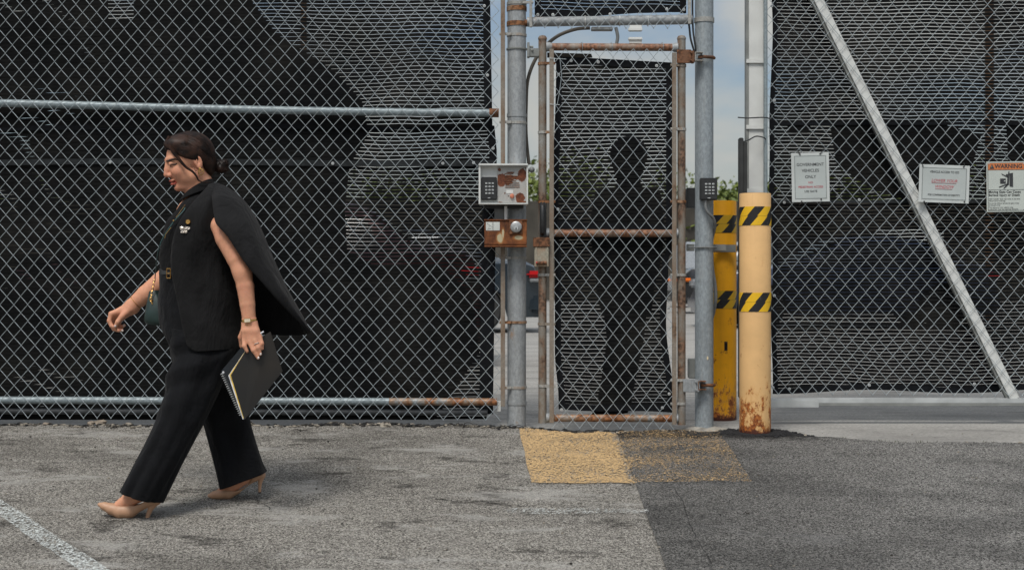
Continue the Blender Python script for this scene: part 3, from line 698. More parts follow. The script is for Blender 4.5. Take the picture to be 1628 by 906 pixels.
sg = thing('privacy_screen', 'black privacy screen panel tied inside the narrow pedestrian gate', 'privacy screen', (PX(975, .03), .03, PZ(652, .03)))
YSG = .03
def gx(v, side):
    if side < 0: return lerp(882, 885, sin(v / 70.)) if v < 400 else lerp(883, 889, sstep(560, 640, v))
    return 1068 if v < 400 else lerp(1062, 1070, sstep(500, 620, v)) - 4 * sin((v - 400) / 80.) ** 2
mb = MB(); mb.grid(cloth(lambda s, t: (lerp(gx(lerp(96, 650, t), -1) + 4, gx(lerp(96, 650, t), 1) - 4, s), lerp(lerp(93, 103, s), lerp(646, 653, s), t)), 24, 60, YSG, .007, 9)); mb.build('mesh_fabric', M_screen, sg)
mb = MB()
for sd_ in (-1, 1):
    mb.grid(cloth(lambda s, t: (gx(lerp(96, 650, t), sd_) + (-sd_) * (-1 + 10 * s), lerp(lerp(90, 100, (sd_ + 1) / 2), lerp(648, 655, (sd_ + 1) / 2), t)), 2, 50, YSG - .003, .007, 9))
mb.grid(cloth(lambda s, t: (lerp(882, 1068, s), lerp(90, 100, s) + 11 * t), 24, 2, YSG - .004, .007, 9))
mb.grid(cloth(lambda s, t: (lerp(888, 1068, s), lerp(640, 646, s) + 10 * t + 1.5 * sin(s * 6)), 24, 2, YSG - .004, .007, 9))
mb.build('hem', M_hem, sg)
mb = MB(); fillpoly(mb, [(885, 352), (1065, 358), (1065, 372), (885, 368)], YSG - .008); mb.build('middle_band', M_hem, sg)
grommets(sg, [(908, 97), (951, 99), (1044, 105), (888, 119), (887, 333), (1063, 490), (1064, 626), (1053, 648), (1066, 173), (893, 651)], YSG - .012)
mb = MB(); fillpoly(mb, [(870, 84), (940, 86), (942, 92), (905, 93), (870, 92)], YSG + .02); mb.build('top_fold', M_flap, sg)

so = thing('privacy_screen', 'short black privacy screen strip in the panel above the gate', 'privacy screen', (PX(970, .08), .08, PZ(26, .08)))
mb = MB(); mb.grid(cloth(lambda s, t: (lerp(851, 1090, s), lerp(-260, lerp(25, 20, s), t)), 24, 20, .085, .006, 2)); mb.build('mesh_fabric', M_screen, so)
mb = MB(); mb.grid(cloth(lambda s, t: (lerp(850, 1091, s), lerp(27.5, 21, s) + 2 * sin(s * 6) - 10 * t), 24, 2, .08, .004, 2))
for sd_ in (0, 1): mb.grid(cloth(lambda s, t: (850 + s * 10 if sd_ == 0 else 1091 - s * 10, lerp(-260, lerp(27, 22, sd_), t)), 2, 14, .081, .004, 2))
mb.build('hem', M_hem, so)
grommets(so, [(855, 24), (879, 24), (970, 23), (1060, 15), (1087, 16)], .07)

# ------------------------------------------------------------------ sliding vehicle gate on the right
YV = .36
vg = thing('sliding_gate', 'white framed sliding vehicle gate with chain link and a diagonal brace', 'gate', (PX(1430, YV), YV, PZ(645, YV)))
yv = YV + .05
mb = MB(); mb.box(PX(1191, YV), PX(1215, YV), yv - .03, yv + .03, PZ(640, YV), 2.9, 0, .003); mb.build('end_post', M_whitep, vg)
mb = MB(); mb.box(PX(1187, YV), PX(1191, YV), yv - .034, yv + .02, PZ(640, YV), 2.9, 0, .001); mb.build('guide_channel', M_whitesh, vg)
mb = MB(); mb.tube([P(1217, 640, YV), P(1217, -300, YV)], .011, 14); mb.build('tension_pipe', M_rail, vg)
for v in (97, 202, 303):
    mb = MB(); mb.box(PX(1187, YV), PX(1218, YV), yv - .042, yv - .034, PZ(v + 3.2, YV), PZ(v - 3.2, YV), 0, .001)
    mb.lathe((PX(1218, YV), yv - .045, PZ(v, YV)), [(.0001, -.006), (.007, -.005), (.007, .01)], 8, 1, 'y'); mb.build('band_clamp', [M_whitep, M_black], vg)
mb = MB(); chain(mb, PX(1216, YV), PX(2080, YV), PZ(628, YV), 2.85, 21.4 / 289, 25.3 / 289, YV - .004, WR, 12, warp=.005); mb.build('wire_mesh', M_wire, vg)
# brace: square tube, lighter face; the underside's shade is a darker grey strip
a, b = P(1299, -2, YV + .03), P(1612, 634, YV + .03); d_ = (b - a); a = a - d_ * .35
ang = atan2(d_.x, -d_.z)
mb = MB(); cc = (a + b) / 2; mb.obox(cc, .050, .045, (b - a).length, -ang + pi * 0, 0, .002); mb.build('diagonal_brace', M_whitep, vg)
mb = MB(); mb.obox(cc + Vector((-.033 * cos(ang), .004, -.033 * sin(ang))), .012, .03, (b - a).length * .995, -ang, 0, .001); mb.build('brace_underside_shade', M_whitesh, vg)  # shade of the tube's underside, put in as a darker strip
mb = MB(); mb.box(PX(1222, YV), PX(2080, YV), YV + .0, YV + .06, PZ(644, YV), PZ(633, YV), 0, .003)
mb.box(PX(1222, YV), PX(1300, YV), YV - .03, YV + .0, PZ(647, YV), PZ(636, YV), 0, .002); mb.build('bottom_rail', simple('dull white painted rail', (.40, .42, .42), .6, 0, .15, 9, .1), vg)
mb = MB(); mb.box(PX(1300, YV), PX(2080, YV), YV - .012, YV - .003, PZ(645, YV), PZ(640, YV), 0, .001); mb.build('track_lip', M_whitesh, vg)
YSV = YV + .11
sv = thing('privacy_screen', 'black privacy screen on the sliding vehicle gate with signs', 'privacy screen', (PX(1430, YSV), YSV, PZ(622, YSV)))
def lx(v): return 1227 - 5 * sstep(120, 220, v) + 5 * sstep(250, 400, v) + 1.5 * sin(v / 30.)
mb = MB(); mb.grid(cloth(lambda s, t: (lerp(lx(lerp(-300, 624, t)) + 6, 2080, s), lerp(-300, lerp(626, 622, s) - 6 * sin(s * 9) ** 2, t)), 60, 40, YSV, .009, 6)); mb.build('mesh_fabric', M_screen, sv)
mb = MB(); mb.grid(cloth(lambda s, t: (lx(lerp(-300, 624, t)) + s * 8, lerp(-300, 626, t)), 2, 60, YSV - .004, .008, 6))
mb.grid(cloth(lambda s, t: (lerp(1230, 2080, s), lerp(626, 622, s) - 6 * sin(s * 9) ** 2 - 9 * t), 60, 2, YSV - .004, .006, 6)); mb.build('hem', M_hem, sv)
mb = MB(); mb.grid(cloth(lambda s, t: (lerp(1228, 2080, s), 194 + 5 * t), 60, 2, YSV - .006, .006, 6)); mb.build('seam_band', M_hem, sv)
mb = MB(); mb.grid(cloth(lambda s, t: (lerp(1228, 2080, s), 318 + 5 * t), 60, 2, YSV - .006, .006, 6)); mb.build('seam_band', M_hemg, sv)
mb = MB(); fillpoly(mb, [(1320, 200), (1500, 198), (1560, 215), (1535, 300), (1440, 318), (1385, 300), (1330, 262)], YSV + .06)
fillpoly(mb, [(1250, 196), (1290, 196), (1285, 212), (1256, 212)], YSV + .06); fillpoly(mb, [(1600, 200), (2080, 200), (2080, 320), (1640, 320), (1605, 290)], YSV + .06); mb.build('backing_layer', M_flap, sv)  # cloth pieces added behind the screen to darken its slits
grommets(sv, [(1227, 10), (1231, 160), (1247, 322), (1366, 318), (1229, 616), (1255, 618), (1382, 612), (1549, 610), (1650, 612), (1231, 470)], YSV - .014)
# safety guide bar
mb = MB(); mb.box(PX(1174, .2), PX(1181, .2), .17, .22, PZ(632, .2), PZ(220, .2), 0, .004); mb.box(PX(1181, .2), PX(1187, .2), .18, .22, PZ(632, .2), PZ(226, .2), 0, .003)
tag(recenter(mb.build('guide_rail', M_blackr)), 'tall black rubber edge strip between the two yellow bollards', 'edge strip')
cable('cable_tie', 'black cable tie sticking out across the white gate post', [P(1173, 187, YV - .05), P(1190, 188, YV - .06), P(1215, 187, YV - .05), P(1226, 190, YV - .02)], .0035, M_black, 6)
cable('cable_tie', 'long black tie looped from the edge strip to the tension pipe', [P(1180, 226, .18), P(1190, 223, .26), P(1202, 217, .31), P(1214, 219, .33), P(1217, 222, .345)], .0035, M_black, 6)
# ------------------------------------------------------------------ bollards
def bollard_mat(name, c, rust, seed):
    m = NM(name, .55, 0, .35)
    x, y, z = m.xyz()
    n = m.noise(7, 5, m.obj((1, 1, 1.2), (seed, 0, 0)), .6); n2 = m.noise(24, 6, m.obj((1, 1, .6), (seed, 2, 0)), .75); n3 = m.noise(70, 4)
    k = m.mix(m.rng(n, .3, .75), tuple(q * .93 for q in c), tuple(q * 1.05 for q in c))
    st = m.noise(16, 4, m.obj((2, 2, .15), (seed, 0, 0))); k = m.mix(m.rng(st, .52, .8, 0, .3), k, tuple(q * .62 for q in c))
    k = m.mix(m.rng(m.noise(30, 5, m.obj((1, 1, .7), (seed * 4, 2, 0)), .7), .70, .76, 0, .5), k, (.10, .06, .03))
    # rust climbs from the foot
    up = m.rng(z, .0, .42, 0, 1, False)
    f = m.rng(m.mth('SUBTRACT', n2, m.mth('MULTIPLY', up, .30)), .50 - rust, .54 - rust)
    f = m.mth('MULTIPLY', f, m.rng(z, .3, .5, 1, 0))
    foot = m.rng(m.mth('ADD', z, m.mth('MULTIPLY', n3, .05)), .045, .07, 1, 0)
    sp = m.rng(m.noise(17, 6, m.obj((1, 1, .8), (seed * 2, 5, 0)), .75), .61, .64)
    rc = m.mix(m.rng(n3, .3, .7), (.15, .04, .012), (.46, .15, .03))
    halo = m.rng(m.mth('SUBTRACT', n2, m.mth('MULTIPLY', up, .30)), .42 - rust, .52 - rust, 0, .6)
    k = m.mix(m.mth('MULTIPLY', halo, m.rng(z, .25, .45, 1, 0)), k, (.55, .27, .08))
    k = m.mix(m.mth('MAXIMUM', f, m.mth('MULTIPLY', m.mth('MULTIPLY', sp, .85), m.rng(z, .35, .8, 1, .15))), k, rc); k = m.mix(foot, k, (.07, .02, .012))
    m.col(k); m.bump(m.mth('MAXIMUM', f, foot), .4, .003); m.bump(m.noise(40, 3), .08, .004); return m.m
def tape_mat(name, tint, zc, seed):
    m = NM(name, .5, 0, .4)
    x, y, z = m.xyz()
    ang = m.mth('ARCTAN2', x, m.mth('MULTIPLY', y, -1))
    t = m.mth('ADD', m.mth('MULTIPLY', ang, .083 / .1087), m.mth('MULTIPLY', z, -1.0 / .1087 * .88))
    row = m.mth('GREATER_THAN', z, zc); t = m.mth('ADD', t, m.mth('MULTIPLY', row, seed * .06))
    fr = m.mth('FRACT', m.mth('ADD', t, 20.2 + seed))
    f = m.mth('GREATER_THAN', fr, .5)
    c = m.mix(f, (.74 * tint, .44 * tint, .012), (.014, .014, .015))
    seam = m.rng(m.mth('ABSOLUTE', m.mth('SUBTRACT', z, zc)), .0004, .0012, .75, 0); c = m.mix(seam, c, (.03, .02, .01))
    sc_ = m.rng(m.noise(40, 5, None, .8), .63, .68, 0, .5); c = m.mix(sc_, c, (.3, .25, .15))
    m.col(c); m.bump(m.noise(15, 3), .15, .004); return m.m
def bollard(name, label, u, Y, r, zb, zt, c, rust, seed, bands, tint):
    t = thing(name, label, 'bollard', (PX(u, Y), Y, zb), 'yellow steel bollards beside the gates')
    x = PX(u, Y); mb = MB(); H = zt - zb
    mb.lathe((x, Y, zb), [(r * 1.0, -.05), (r, .2), (r, H * .5), (r, H - .004), (r * .985, H), (.0001, H)], 48)
    mb.build('pipe', bollard_mat(name + ' paint', c, rust, seed), t)
    for (v0, v1) in bands:
        z0, z1 = PZ(v1, Y), PZ(v0, Y); mb = MB()
        mb.lathe((x, Y, 0), [(r + .0005, z0), (r + .0018, z0), (r + .0018, (z0 + z1) / 2), (r + .0018, z1), (r + .0005, z1)], 48)
        mb.build('hazard_tape', tape_mat('hazard tape', tint, (z0 + z1) / 2 - zb, seed), t)
    return t, x
Yb1 = -.045; bollard('bollard', 'pale yellow rust streaked bollard in front of the white sliding gate post', 1200.5, Yb1, .0815, G(1.3, Yb1) - .012, PZ(308, Yb1), (.72, .45, .20), .085, 1, [(329.5, 359), (465, 495)], 1.0)
Yb2 = .62; b2, xb2 = bollard('bollard', 'deep orange yellow bollard behind the keypad post with a punched hole', 1146, Yb2, .088, PZ(669, Yb2) , PZ(320, Yb2), (.88, .40, .006), .07, 3, [(343, 371), (462, 490)], .75)
mb = MB(); q = P(1152, 549, Yb2); 
mb.lathe((xb2, Yb2, q.z), [(.0885, -.026), (.0905, -.026), (.0905, .026), (.0885, .026)], 10, 0, arc=(R(-86), R(-74)))
mb.build('hole_rim', simple('bent rusty hole rim', (.06, .03, .012), .8), b2)
mb = MB(); mb.lathe((xb2, Yb2, q.z), [(.0885, -.018), (.0912, -.018), (.0912, .018), (.0885, .018)], 10, 0, arc=(R(-84.5), R(-75.5))); mb.build('punched_hole', simple('dark hole', (.006, .005, .004), .95), b2)
# strut clamp from right post to rear bollard
cl = thing('strut_clamp', 'grey slotted strut clamped across the keypad post and the orange bollard', 'clamp', P(1130, 395, .02))
mb = MB(); mb.box(PX(1139, .5), PX(1170, .5), .50, .515, PZ(401, .5), PZ(389, .5), 0, .002); mb.box(PX(1130, .1), PX(1146, .3), .11, .51, PZ(400, .3), PZ(390, .3), 0, .002); mb.box(PX(1092, .1), PX(1104, .1), .10, .13, PZ(399, .1), PZ(388, .1), 0, .002)
mb.build('strut', M_whitesh, cl)
mb = MB(); zz = PZ(393.5, YP); mb.tube([(PX(1096, YP), YP + .03, zz)] + [(xr - .056 * cos(a), YP - .056 * sin(a), zz) for a in [R(k) for k in range(0, 181, 12)]] + [(PX(1141, YP), YP + .03, zz)], .0042, 8); mb.build('strap', M_condg, cl)
cable('conduit', 'grey conduit curving from the keypad down behind the right post', [P(1122, 316, -.02), P(1122, 330, -.02), P(1127, 340, -.015), P(1134, 347, .0), P(1137, 358, .02), P(1134, 372, .07), P(1130, 390, .12)], .0075, M_condg)
cable('conduit', 'grey ribbed conduit bulging out from behind the right post above the orange bollard tape', [P(1131, 405, .14), P(1133, 430, .12), P(1137, 455, .11), P(1137.5, 480, .11), P(1133, 502, .13), P(1129, 512, .15)], .009, M_condg)

# ------------------------------------------------------------------ keypads and boxes
def keypad(parent, u0, u1, v0, v1, Y, depth, name='keypad'):
    x0, x1, z0, z1 = PX(u0, Y), PX(u1, Y), PZ(v1, Y), PZ(v0, Y); w, h = x1 - x0, z1 - z0
    mb = MB(); mb.box(x0, x1, Y, Y + depth, z0, z1, 0, .004); mb.box(x0 + w * .02, x1 - w * .02, Y - .006, Y + .002, z0 + h * .02, z1 - h * .06, 0, .003)
    body = mb.build('body' if not parent.get('category') == 'box' else 'keypad', M_black, parent)
    for r_ in range(4):
        for c_ in range(3):
            kx = x0 + w * (.33 + .205 * c_); kz = z1 - h * (.28 + .145 * r_)
            mb = MB(); mb.box(kx - w * .066, kx + w * .066, Y - .010, Y - .005, kz - h * .036, kz + h * .036, 0, .0012); mb.build('key', M_key, body)
            dx_ = '123456789*0#'[r_ * 3 + c_]
            text(dx_, h * .065, (kx, Y - .0104, kz), M_black, body, 'digit')
    mb = MB(); mb.box(x0 + w * .42, x0 + w * .58, Y - .0075, Y - .005, z0 + h * .07, z0 + h * .10, 0); mb.build('badge', M_key, body)
    return body
kp = thing('keypad', 'black keypad with twelve silver keys strapped to the right gate post', 'keypad', P(1127, 318, -.03))
keypad(kp, 1113.5, 1140.5, 283, 318, -.032, .045)
mb = MB(); mb.box(PX(1119, -.02), PX(1126, -.02), -.02, .0, PZ(322, -.02), PZ(317, -.02), 0, .002); mb.build('conduit_fitting', M_condg, kp)
for (u0, u1, v0, v1, lb) in ((1091, 1104, 299, 331, 'small black junction box behind the right post beside the keypad'), (1094, 1105, 570, 601, 'small dark junction box behind the right post just above the lower hinge')):
    mb = MB(); mb.box(PX(u0, .1), PX(u1 + 3, .1), .08, .13, PZ(v1, .1), PZ(v0, .1), 0, .004); tag(recenter(mb.build('junction_box', M_black if v0 < 400 else M_whitesh)), lb, 'junction box')

YB = -.105
def boxy(u0, u1, v0, v1, Y): return PX(u0, Y), PX(u1, Y), PZ(v1, Y), PZ(v0, Y)
x0, x1, z0, z1 = boxy(761, 839.5, 260.5, 325, YB)
en = thing('intercom_box', 'white framed entry box with black keypad and peeling rusty panel', 'box', (x0, YB, z0))
def plate_mat():
    m = NM('peeling grey panel', .55, .0, .4)
    x, y, z = m.xyz()
    ux = m.mth('MULTIPLY', x, 1 / (x1 - x0)); uz = m.mth('MULTIPLY', z, 1 / (z1 - z0))
    n = m.noise(38, 6, None, .8, .4); n0 = m.noise(120, 4)
    j = m.mth('MULTIPLY', m.mth('SUBTRACT', n, .5), .55)
    def blob(cx, cz, rx, rz):
        a = m.mth('DIVIDE', m.mth('SUBTRACT', ux, cx), rx); b = m.mth('DIVIDE', m.mth('SUBTRACT', uz, cz), rz)
        d = m.mth('SQRT', m.mth('ADD', m.mth('MULTIPLY', a, a), m.mth('MULTIPLY', b, b)))
        return m.rng(m.mth('ADD', d, m.mth('MULTIPLY', j, 2.6)), .93, 1.03, 1, 0)
    f = blob(.455, .60, .10, .17)
    for b in ((.62, .66, .14, .07), (.60, .54, .10, .045), (.88, .72, .09, .16), (.78, .66, .1, .05), (.84, .16, .095, .13), (.64, .79, .09, .02), (.42, .86, .03, .04), (.44, .04, .05, .025), (.93, .06, .05, .03), (.53, .28, .015, .02)): f = m.mth('MAXIMUM', f, blob(*b))
    c = m.mix(m.rng(n0, .3, .7), (.34, .345, .335), (.40, .40, .385))
    c = m.mix(m.rng(m.noise(9, 5, None, .7), .5, .75, 0, .4), c, (.40, .33, .27))
    rc = m.mix(m.rng(m.noise(70, 4, None, .7), .3, .7), (.065, .017, .007), (.20, .06, .022))
    m.col(m.mix(f, c, rc)); m.bump(f, -.6, .002); return m.m
mb = MB()
t_ = .010
mb.box(x0, x1, YB + .03, YB + .115, z0, z1, 0, .002)
mb.box(x0, x1, YB - .008, YB + .04, z1 - t_, z1, 0, .002); mb.box(x0, x1, YB, YB + .04, z0, z0 + t_ * .7, 0, .002)
mb.box(x0, x0 + t_, YB, YB + .04, z0 + .004, z1 - .004, 0, .002); mb.box(x1 - t_ * .8, x1, YB, YB + .04, z0 + .004, z1 - .004, 0, .002)
mb.build('enclosure', M_whitep, en)
mb = MB(); mb.box(PX(791, YB), x1 - t_ * .9, YB + .022, YB + .031, z0 + t_, z1 - t_ * 1.1, 0, .001); mb.build('front_panel', plate_mat(), en)
mb = MB()    # embossed grille slots
for k, (a_, b_, zt_) in enumerate(((.52, .70, .76), (.52, .78, .70), (.52, .76, .64), (.52, .76, .585), (.54, .82, .53), (.54, .83, .48), (.54, .83, .43))):
    mb.box(lerp(x0, x1, a_), lerp(x0, x1, b_), YB + .0195, YB + .0225, lerp(z0, z1, zt_) - .0018, lerp(z0, z1, zt_) + .0018, 0)
mb.build('speaker_slots', M_rust, en)
mb = MB(); mb.box(lerp(x0, x1, .56), lerp(x0, x1, .70), YB + .0205, YB + .0222, lerp(z0, z1, .28), lerp(z0, z1, .36), 0); mb.build('label_plate', M_whitep, en)
mb = MB(); mb.lathe((PX(814, YB), YB + .022, PZ(311.5, YB)), [(.0001, -.014), (.009, -.012), (.0115, -.004), (.012, .0)], 18, 0, 'y'); mb.build('call_button', simple('faded pink button', (.50, .17, .10), .5), en)
for u, v in ((793.5, 267), (835.5, 267), (793.5, 321), (835.5, 321), (808, 311), (820, 311)):
    mb = MB(); mb.lathe((PX(u, YB), YB + .021, PZ(v, YB)), [(.0001, -.0015), (.0025, -.001), (.003, .002)], 8, 0, 'y'); mb.build('screw', M_rust, en)
keypad(en, 765, 790, 281.5, 318, YB + .008, .025)
mb = MB(); mb.box(PX(770, 0), PX(832, 0), -.03, .0, PZ(332, 0), PZ(326, 0), 0, .002); mb.build('bracket', M_blackr, en)
mb = MB(); mb.sphere(P(845.5, 270, .03), .016, 12); mb.tube([P(838, 270, .03), P(846, 270, .03)], .008, 8); tag(recenter(mb.build('bolt_knob', M_condg)), 'round grey bolt head poking out right of the white entry box', 'bolt')
# rusty key switch box
YK = -.10; x0k, x1k, z0k, z1k = boxy(770, 837.5, 350, 391.5, YK)
kb = thing('key_switch_box', 'rusty brown key switch box under the white entry box', 'box', (x0k, YK, z0k))
def rust_mat(name, patches, W_, H_):
    m = NM(name, .75, 0, .3)
    x, y, z = m.xyz(); n = m.noise(30, 6, None, .75); n2 = m.noise(8, 5, m.obj((1, 1, .7)), .7)
    c = m.mix(m.rng(n, .3, .7), (.065, .022, .010), (.19, .065, .022)); c = m.mix(m.rng(n2, .45, .7, 0, .7), c, (.30, .105, .03))
    c = m.mix(m.rng(m.noise(13, 5, m.obj((1, 1, .5), (4, 0, 0)), .7), .5, .7, 0, .8), c, (.035, .016, .010))
    for cx, cz, rx, rz in patches:
        a = m.mth('DIVIDE', m.mth('SUBTRACT', m.mth('DIVIDE', x, W_), cx), rx); b = m.mth('DIVIDE', m.mth('SUBTRACT', m.mth('DIVIDE', z, H_), cz), rz)
        d = m.mth('ADD', m.mth('SQRT', m.mth('ADD', m.mth('MULTIPLY', a, a), m.mth('MULTIPLY', b, b))), m.mth('MULTIPLY', m.mth('SUBTRACT', n, .5), 1.2))
        c = m.mix(m.rng(d, .7, 1.25, .6, 0), c, (.42, .19, .06)); c = m.mix(m.rng(d, .6, .85, 1, 0), c, (.42, .37, .24))
    m.col(c); m.bump(n, .4, .003); return m.m
mb = MB(); mb.box(x0k, x1k, YK, YK + .10, z0k + .008, z1k, 0, .003); mb.box(x0k, x1k + .0, YK - .004, YK + .10, z0k - .004, z0k + .006, 0, .002); mb.box(x0k - .002, x1k + .002, YK - .006, YK + .1, z1k - .002, z1k + .004, 0, .001)
mb.build('case', rust_mat('rusted box', [(.37, .30, .09, .24), (.44, .50, .035, .22), (.80, .33, .13, .10)], x1k - x0k, z1k - z0k), kb)
mb = MB(); cx_, cz_ = PX(820.5, YK), PZ(361, YK); mb.box(cx_ - .035, cx_ + .033, YK - .008, YK + .002, cz_ - .037, cz_ + .033, 0, .002); mb.build('lock_plate', M_rust, kb)
mb = MB(); mb.lathe((cx_, YK - .008, cz_), [(.0001, -.014), (.0225, -.014), (.0285, -.010), (.0295, .0)], 32, 0, 'y'); lc = mb.build('lock_cylinder', galv('brushed lock steel', (.36, .37, .37), .05, rough=.4, metal=.4), kb)
mb = MB(); mb.lathe((cx_, YK - .022, cz_ - .006), [(.0001, -.001), (.010, -.001), (.0105, .0)], 20, 0, 'y'); mb.build('core', M_key, lc)
mb = MB(); mb.box(cx_ - .0015, cx_ + .0015, YK - .0245, YK - .022, cz_ - .015, cz_ - .001); mb.box(cx_ - .0035, cx_ + .0035, YK - .0245, YK - .022, cz_ - .012, cz_ - .008); mb.build('keyhole', M_black, lc)
mb = MB(); mb.box(PX(772.5, YK), PX(794.5, YK), YK - .0015, YK + .001, PZ(366.5, YK), PZ(353, YK)); stk = mb.build('sticker', simple('worn white sticker', (.52, .55, .52), .5, 0, .1, 20, .05), kb)
mb = MB()
for a_ in (((774, 355), (778, 358), (777, 364)), ((778, 358), (783, 361)), ((783, 353.5), (783, 366)), ((784.5, 353.5), (784.5, 366)), ((775, 365), (781, 363))):
    mb.tube([P(u, v, YK - .0022) for u, v in a_], .0006, 4)
mb.build('scribble', M_black, stk)
# short pipes joining the two boxes
mb = MB(); mb.tube([P(804, 352, -.04), P(804, 328, -.04)], .0085, 12); mb.box(PX(786, 0), PX(801, 0), -.01, -.004, PZ(352, 0), PZ(327, 0), 1, .001)
tag(recenter(mb.build('connecting_pipe', [M_whitep, M_condg])), 'short pale pipe and strap between the entry box and the rusty box', 'pipe')

# ------------------------------------------------------------------ signs on the sliding gate
M_paper = simple('laminated paper', (.42, .46, .45), .35, 0, .07, 5, .5)
M_edge = simple('cloudy laminate edge', (.50, .53, .52), .35, 0, .08, 7, .3)
M_ink = simple('black ink', (.03, .032, .035), .5, 0, .1, 30, 0)
M_red = simple('faded red ink', (.42, .07, .09), .5, 0, .15, 30, 0)
YSG_ = YV - .026
def sign(label, c, w, h, tilt, border, paper, edge, lines, cat='sign'):
    Z = Vector(P(c[0], c[1], YSG_)); s_ = sc(YSG_); w, h = w / s_, h / s_
    t = thing('sign', label, cat, Z)
    M = Matrix.Rotation(tilt, 4, 'Y')
    def pos(x, z, y=0): return Z + M @ Vector((x, y, z))
    def plate(nm, x0, x1, z0, z1, y, th, mat_):
        mb = MB(); n = 8; rows = []
        mb.box(x0, x1, y, y + th, z0, z1, 0, .0004, Matrix.Translation(Z) @ M); return mb.build(nm, mat_, t)
    plate('laminate', -w / 2, w / 2, -h / 2, h / 2, .0, .0016, edge)
    plate('paper', -w / 2 + .014, w / 2 - .014, -h / 2 + .014, h / 2 - .014, -.0008, .001, paper) if border else None
    if border:
        mb = MB(); q = .0175
        for (a_, b_, c_, d_) in ((-w / 2 + q, w / 2 - q, h / 2 - q - .0016, h / 2 - q), (-w / 2 + q, w / 2 - q, -h / 2 + q, -h / 2 + q + .0016), (-w / 2 + q, -w / 2 + q + .0016, -h / 2 + q, h / 2 - q), (w / 2 - q - .0016, w / 2 - q, -h / 2 + q, h / 2 - q)):
            mb.box(a_, b_, -.0014, -.0006, c_, d_, 0, 0, Matrix.Translation(Z) @ M)
        mb.build('border', M_ink, t)
    for (tx, size, xx, zz_, mt, sx, sh, bd, al) in lines:
        text(tx, size / s_, pos(xx / s_, zz_ / s_, -.0016), mt, t, 'lettering', 0, al, sx, sh, bd, tilt)
    return t, pos, s_
def ties(t, pos, s_, pts):
    for x, z, dx_, dz_ in pts:
        mb = MB(); mb.tube([pos(x / s_, z / s_, -.003), pos((x + dx_ * .5) / s_, (z + dz_ * .5) / s_, -.006), pos((x + dx_) / s_, (z + dz_) / s_, .02)], .0022, 5)
        mb.sphere(pos(x / s_, z / s_, -.003), .0045, 8); mb.build('cable_tie', M_black, t)
t, pos, s_ = sign('portrait laminated paper sign reading GOVERNMENT VEHICLES ONLY', (1288.5, 282), 60, 78, R(-1.2), True, M_paper, M_edge,
    [('GOVERNMENT', 6.7, 0, 20, M_ink, .97, 0, .0002, 'CENTER'), ('VEHICLES', 6.7, 0, 10.5, M_ink, .97, 0, .0002, 'CENTER'), ('ONLY', 6.7, 0, 0.5, M_ink, .97, 0, .0002, 'CENTER'),
     ('NO', 4.6, 0, -8.5, M_red, 1, 0, .0002, 'CENTER'), ('PEDESTRIAN ACCESS', 4.5, 0, -15.5, M_red, .93, 0, .0003, 'CENTER'), ('USE GATE', 4.8, 0, -22.5, M_ink, .95, 0, .0002, 'CENTER')])
ties(t, pos, s_, [(-16, 37, -8, 10), (16, 37, 9, 11), (-15, -38, -3, -6), (16, -35, 1, -2)])
t, pos, s_ = sign('landscape laminated paper sign reading LOWER YOUR WINDOW', (1501, 292.5), 80, 60, R(2.0) * -1 + R(4), True, M_paper, M_edge,
    [('VEHICLE ACCESS TO GO', 4.9, 0, 18.5, M_ink, .85, 0, .0003, 'CENTER'), ('LOWER YOUR', 6.6, 0, 4.6, M_red, .97, .25, .0002, 'CENTER'), ('WINDOW', 6.6, 0, -4.8, M_red, .97, .25, .0002, 'CENTER'),
     ('FOR CONFIRMATION OF IDENTITY', 4.0, 0, -18, M_ink, .80, 0, .0003, 'CENTER')])
for x0_, x1_, z_ in ((-20, 19, 1.2), (-14, 13, -8.2)):
    mb = MB(); mb.tube([pos(x0_ / s_, z_ / s_, -.002), pos(x1_ / s_, z_ / s_, -.002)], .0011, 4); mb.build('underline', M_red, t)
ties(t, pos, s_, [(-35, 27, -2, 8), (30, 28, 2, 7), (-31, -29, 6, -8), (33, -27, 1, -1)])
M_swhite = simple('white sign metal', (.47, .51, .475), .4, 0, .05, 5, .05); M_orange = simple('faded orange sign band', (.52, .17, .055), .45, 0, .08, 8, .05)
t, pos, s_ = sign('metal safety sign with orange WARNING band and crushed figure pictogram', (1600, 297), 63, 80, R(-.6), False, None, M_swhite,
    [('WARNING', 9.2, 3.6, 32.2, M_ink, .98, 0, .0009, 'CENTER'),
     ('Moving Gate Can Cause', 5.2, -28.5, -8.2, M_ink, 1.0, 0, .0004, 'LEFT'), ('Serious Injury or Death', 5.2, -28.5, -13.2, M_ink, 1.0, 0, .0004, 'LEFT'),
     ('KEEP CLEAR! Gate may move at any time', 2.9, -28.5, -19.4, M_ink, 1.0, 0, .0001, 'LEFT'), ('without prior warning.', 2.9, -28.5, -22.3, M_ink, 1.0, 0, .0001, 'LEFT'),
     ('Do not let children operate the gate or play', 2.9, -28.5, -26.2, M_ink, .93, 0, .0001, 'LEFT'), ('in the gate area.', 2.9, -28.5, -29.1, M_ink, 1.0, 0, .0001, 'LEFT'),
     ('This entrance is for vehicles only.', 2.9, -28.5, -32.8, M_ink, 1.0, 0, .0001, 'LEFT'), ('Pedestrians must use separate entrance.', 2.9, -28.5, -35.7, M_ink, 1.0, 0, .0001, 'LEFT')], 'sign')
Ms = Matrix.Rotation(R(-.6), 4, 'Y'); Z_ = Vector(P(1600, 297, YSG_))
mb = MB(); mb.box(-29.5 / s_, 29.5 / s_, -.0012, .0004, 27 / s_, 37.5 / s_, 0, 0, Matrix.Translation(Z_) @ Ms); mb.build('warning_band', M_orange, t)
mb = MB()
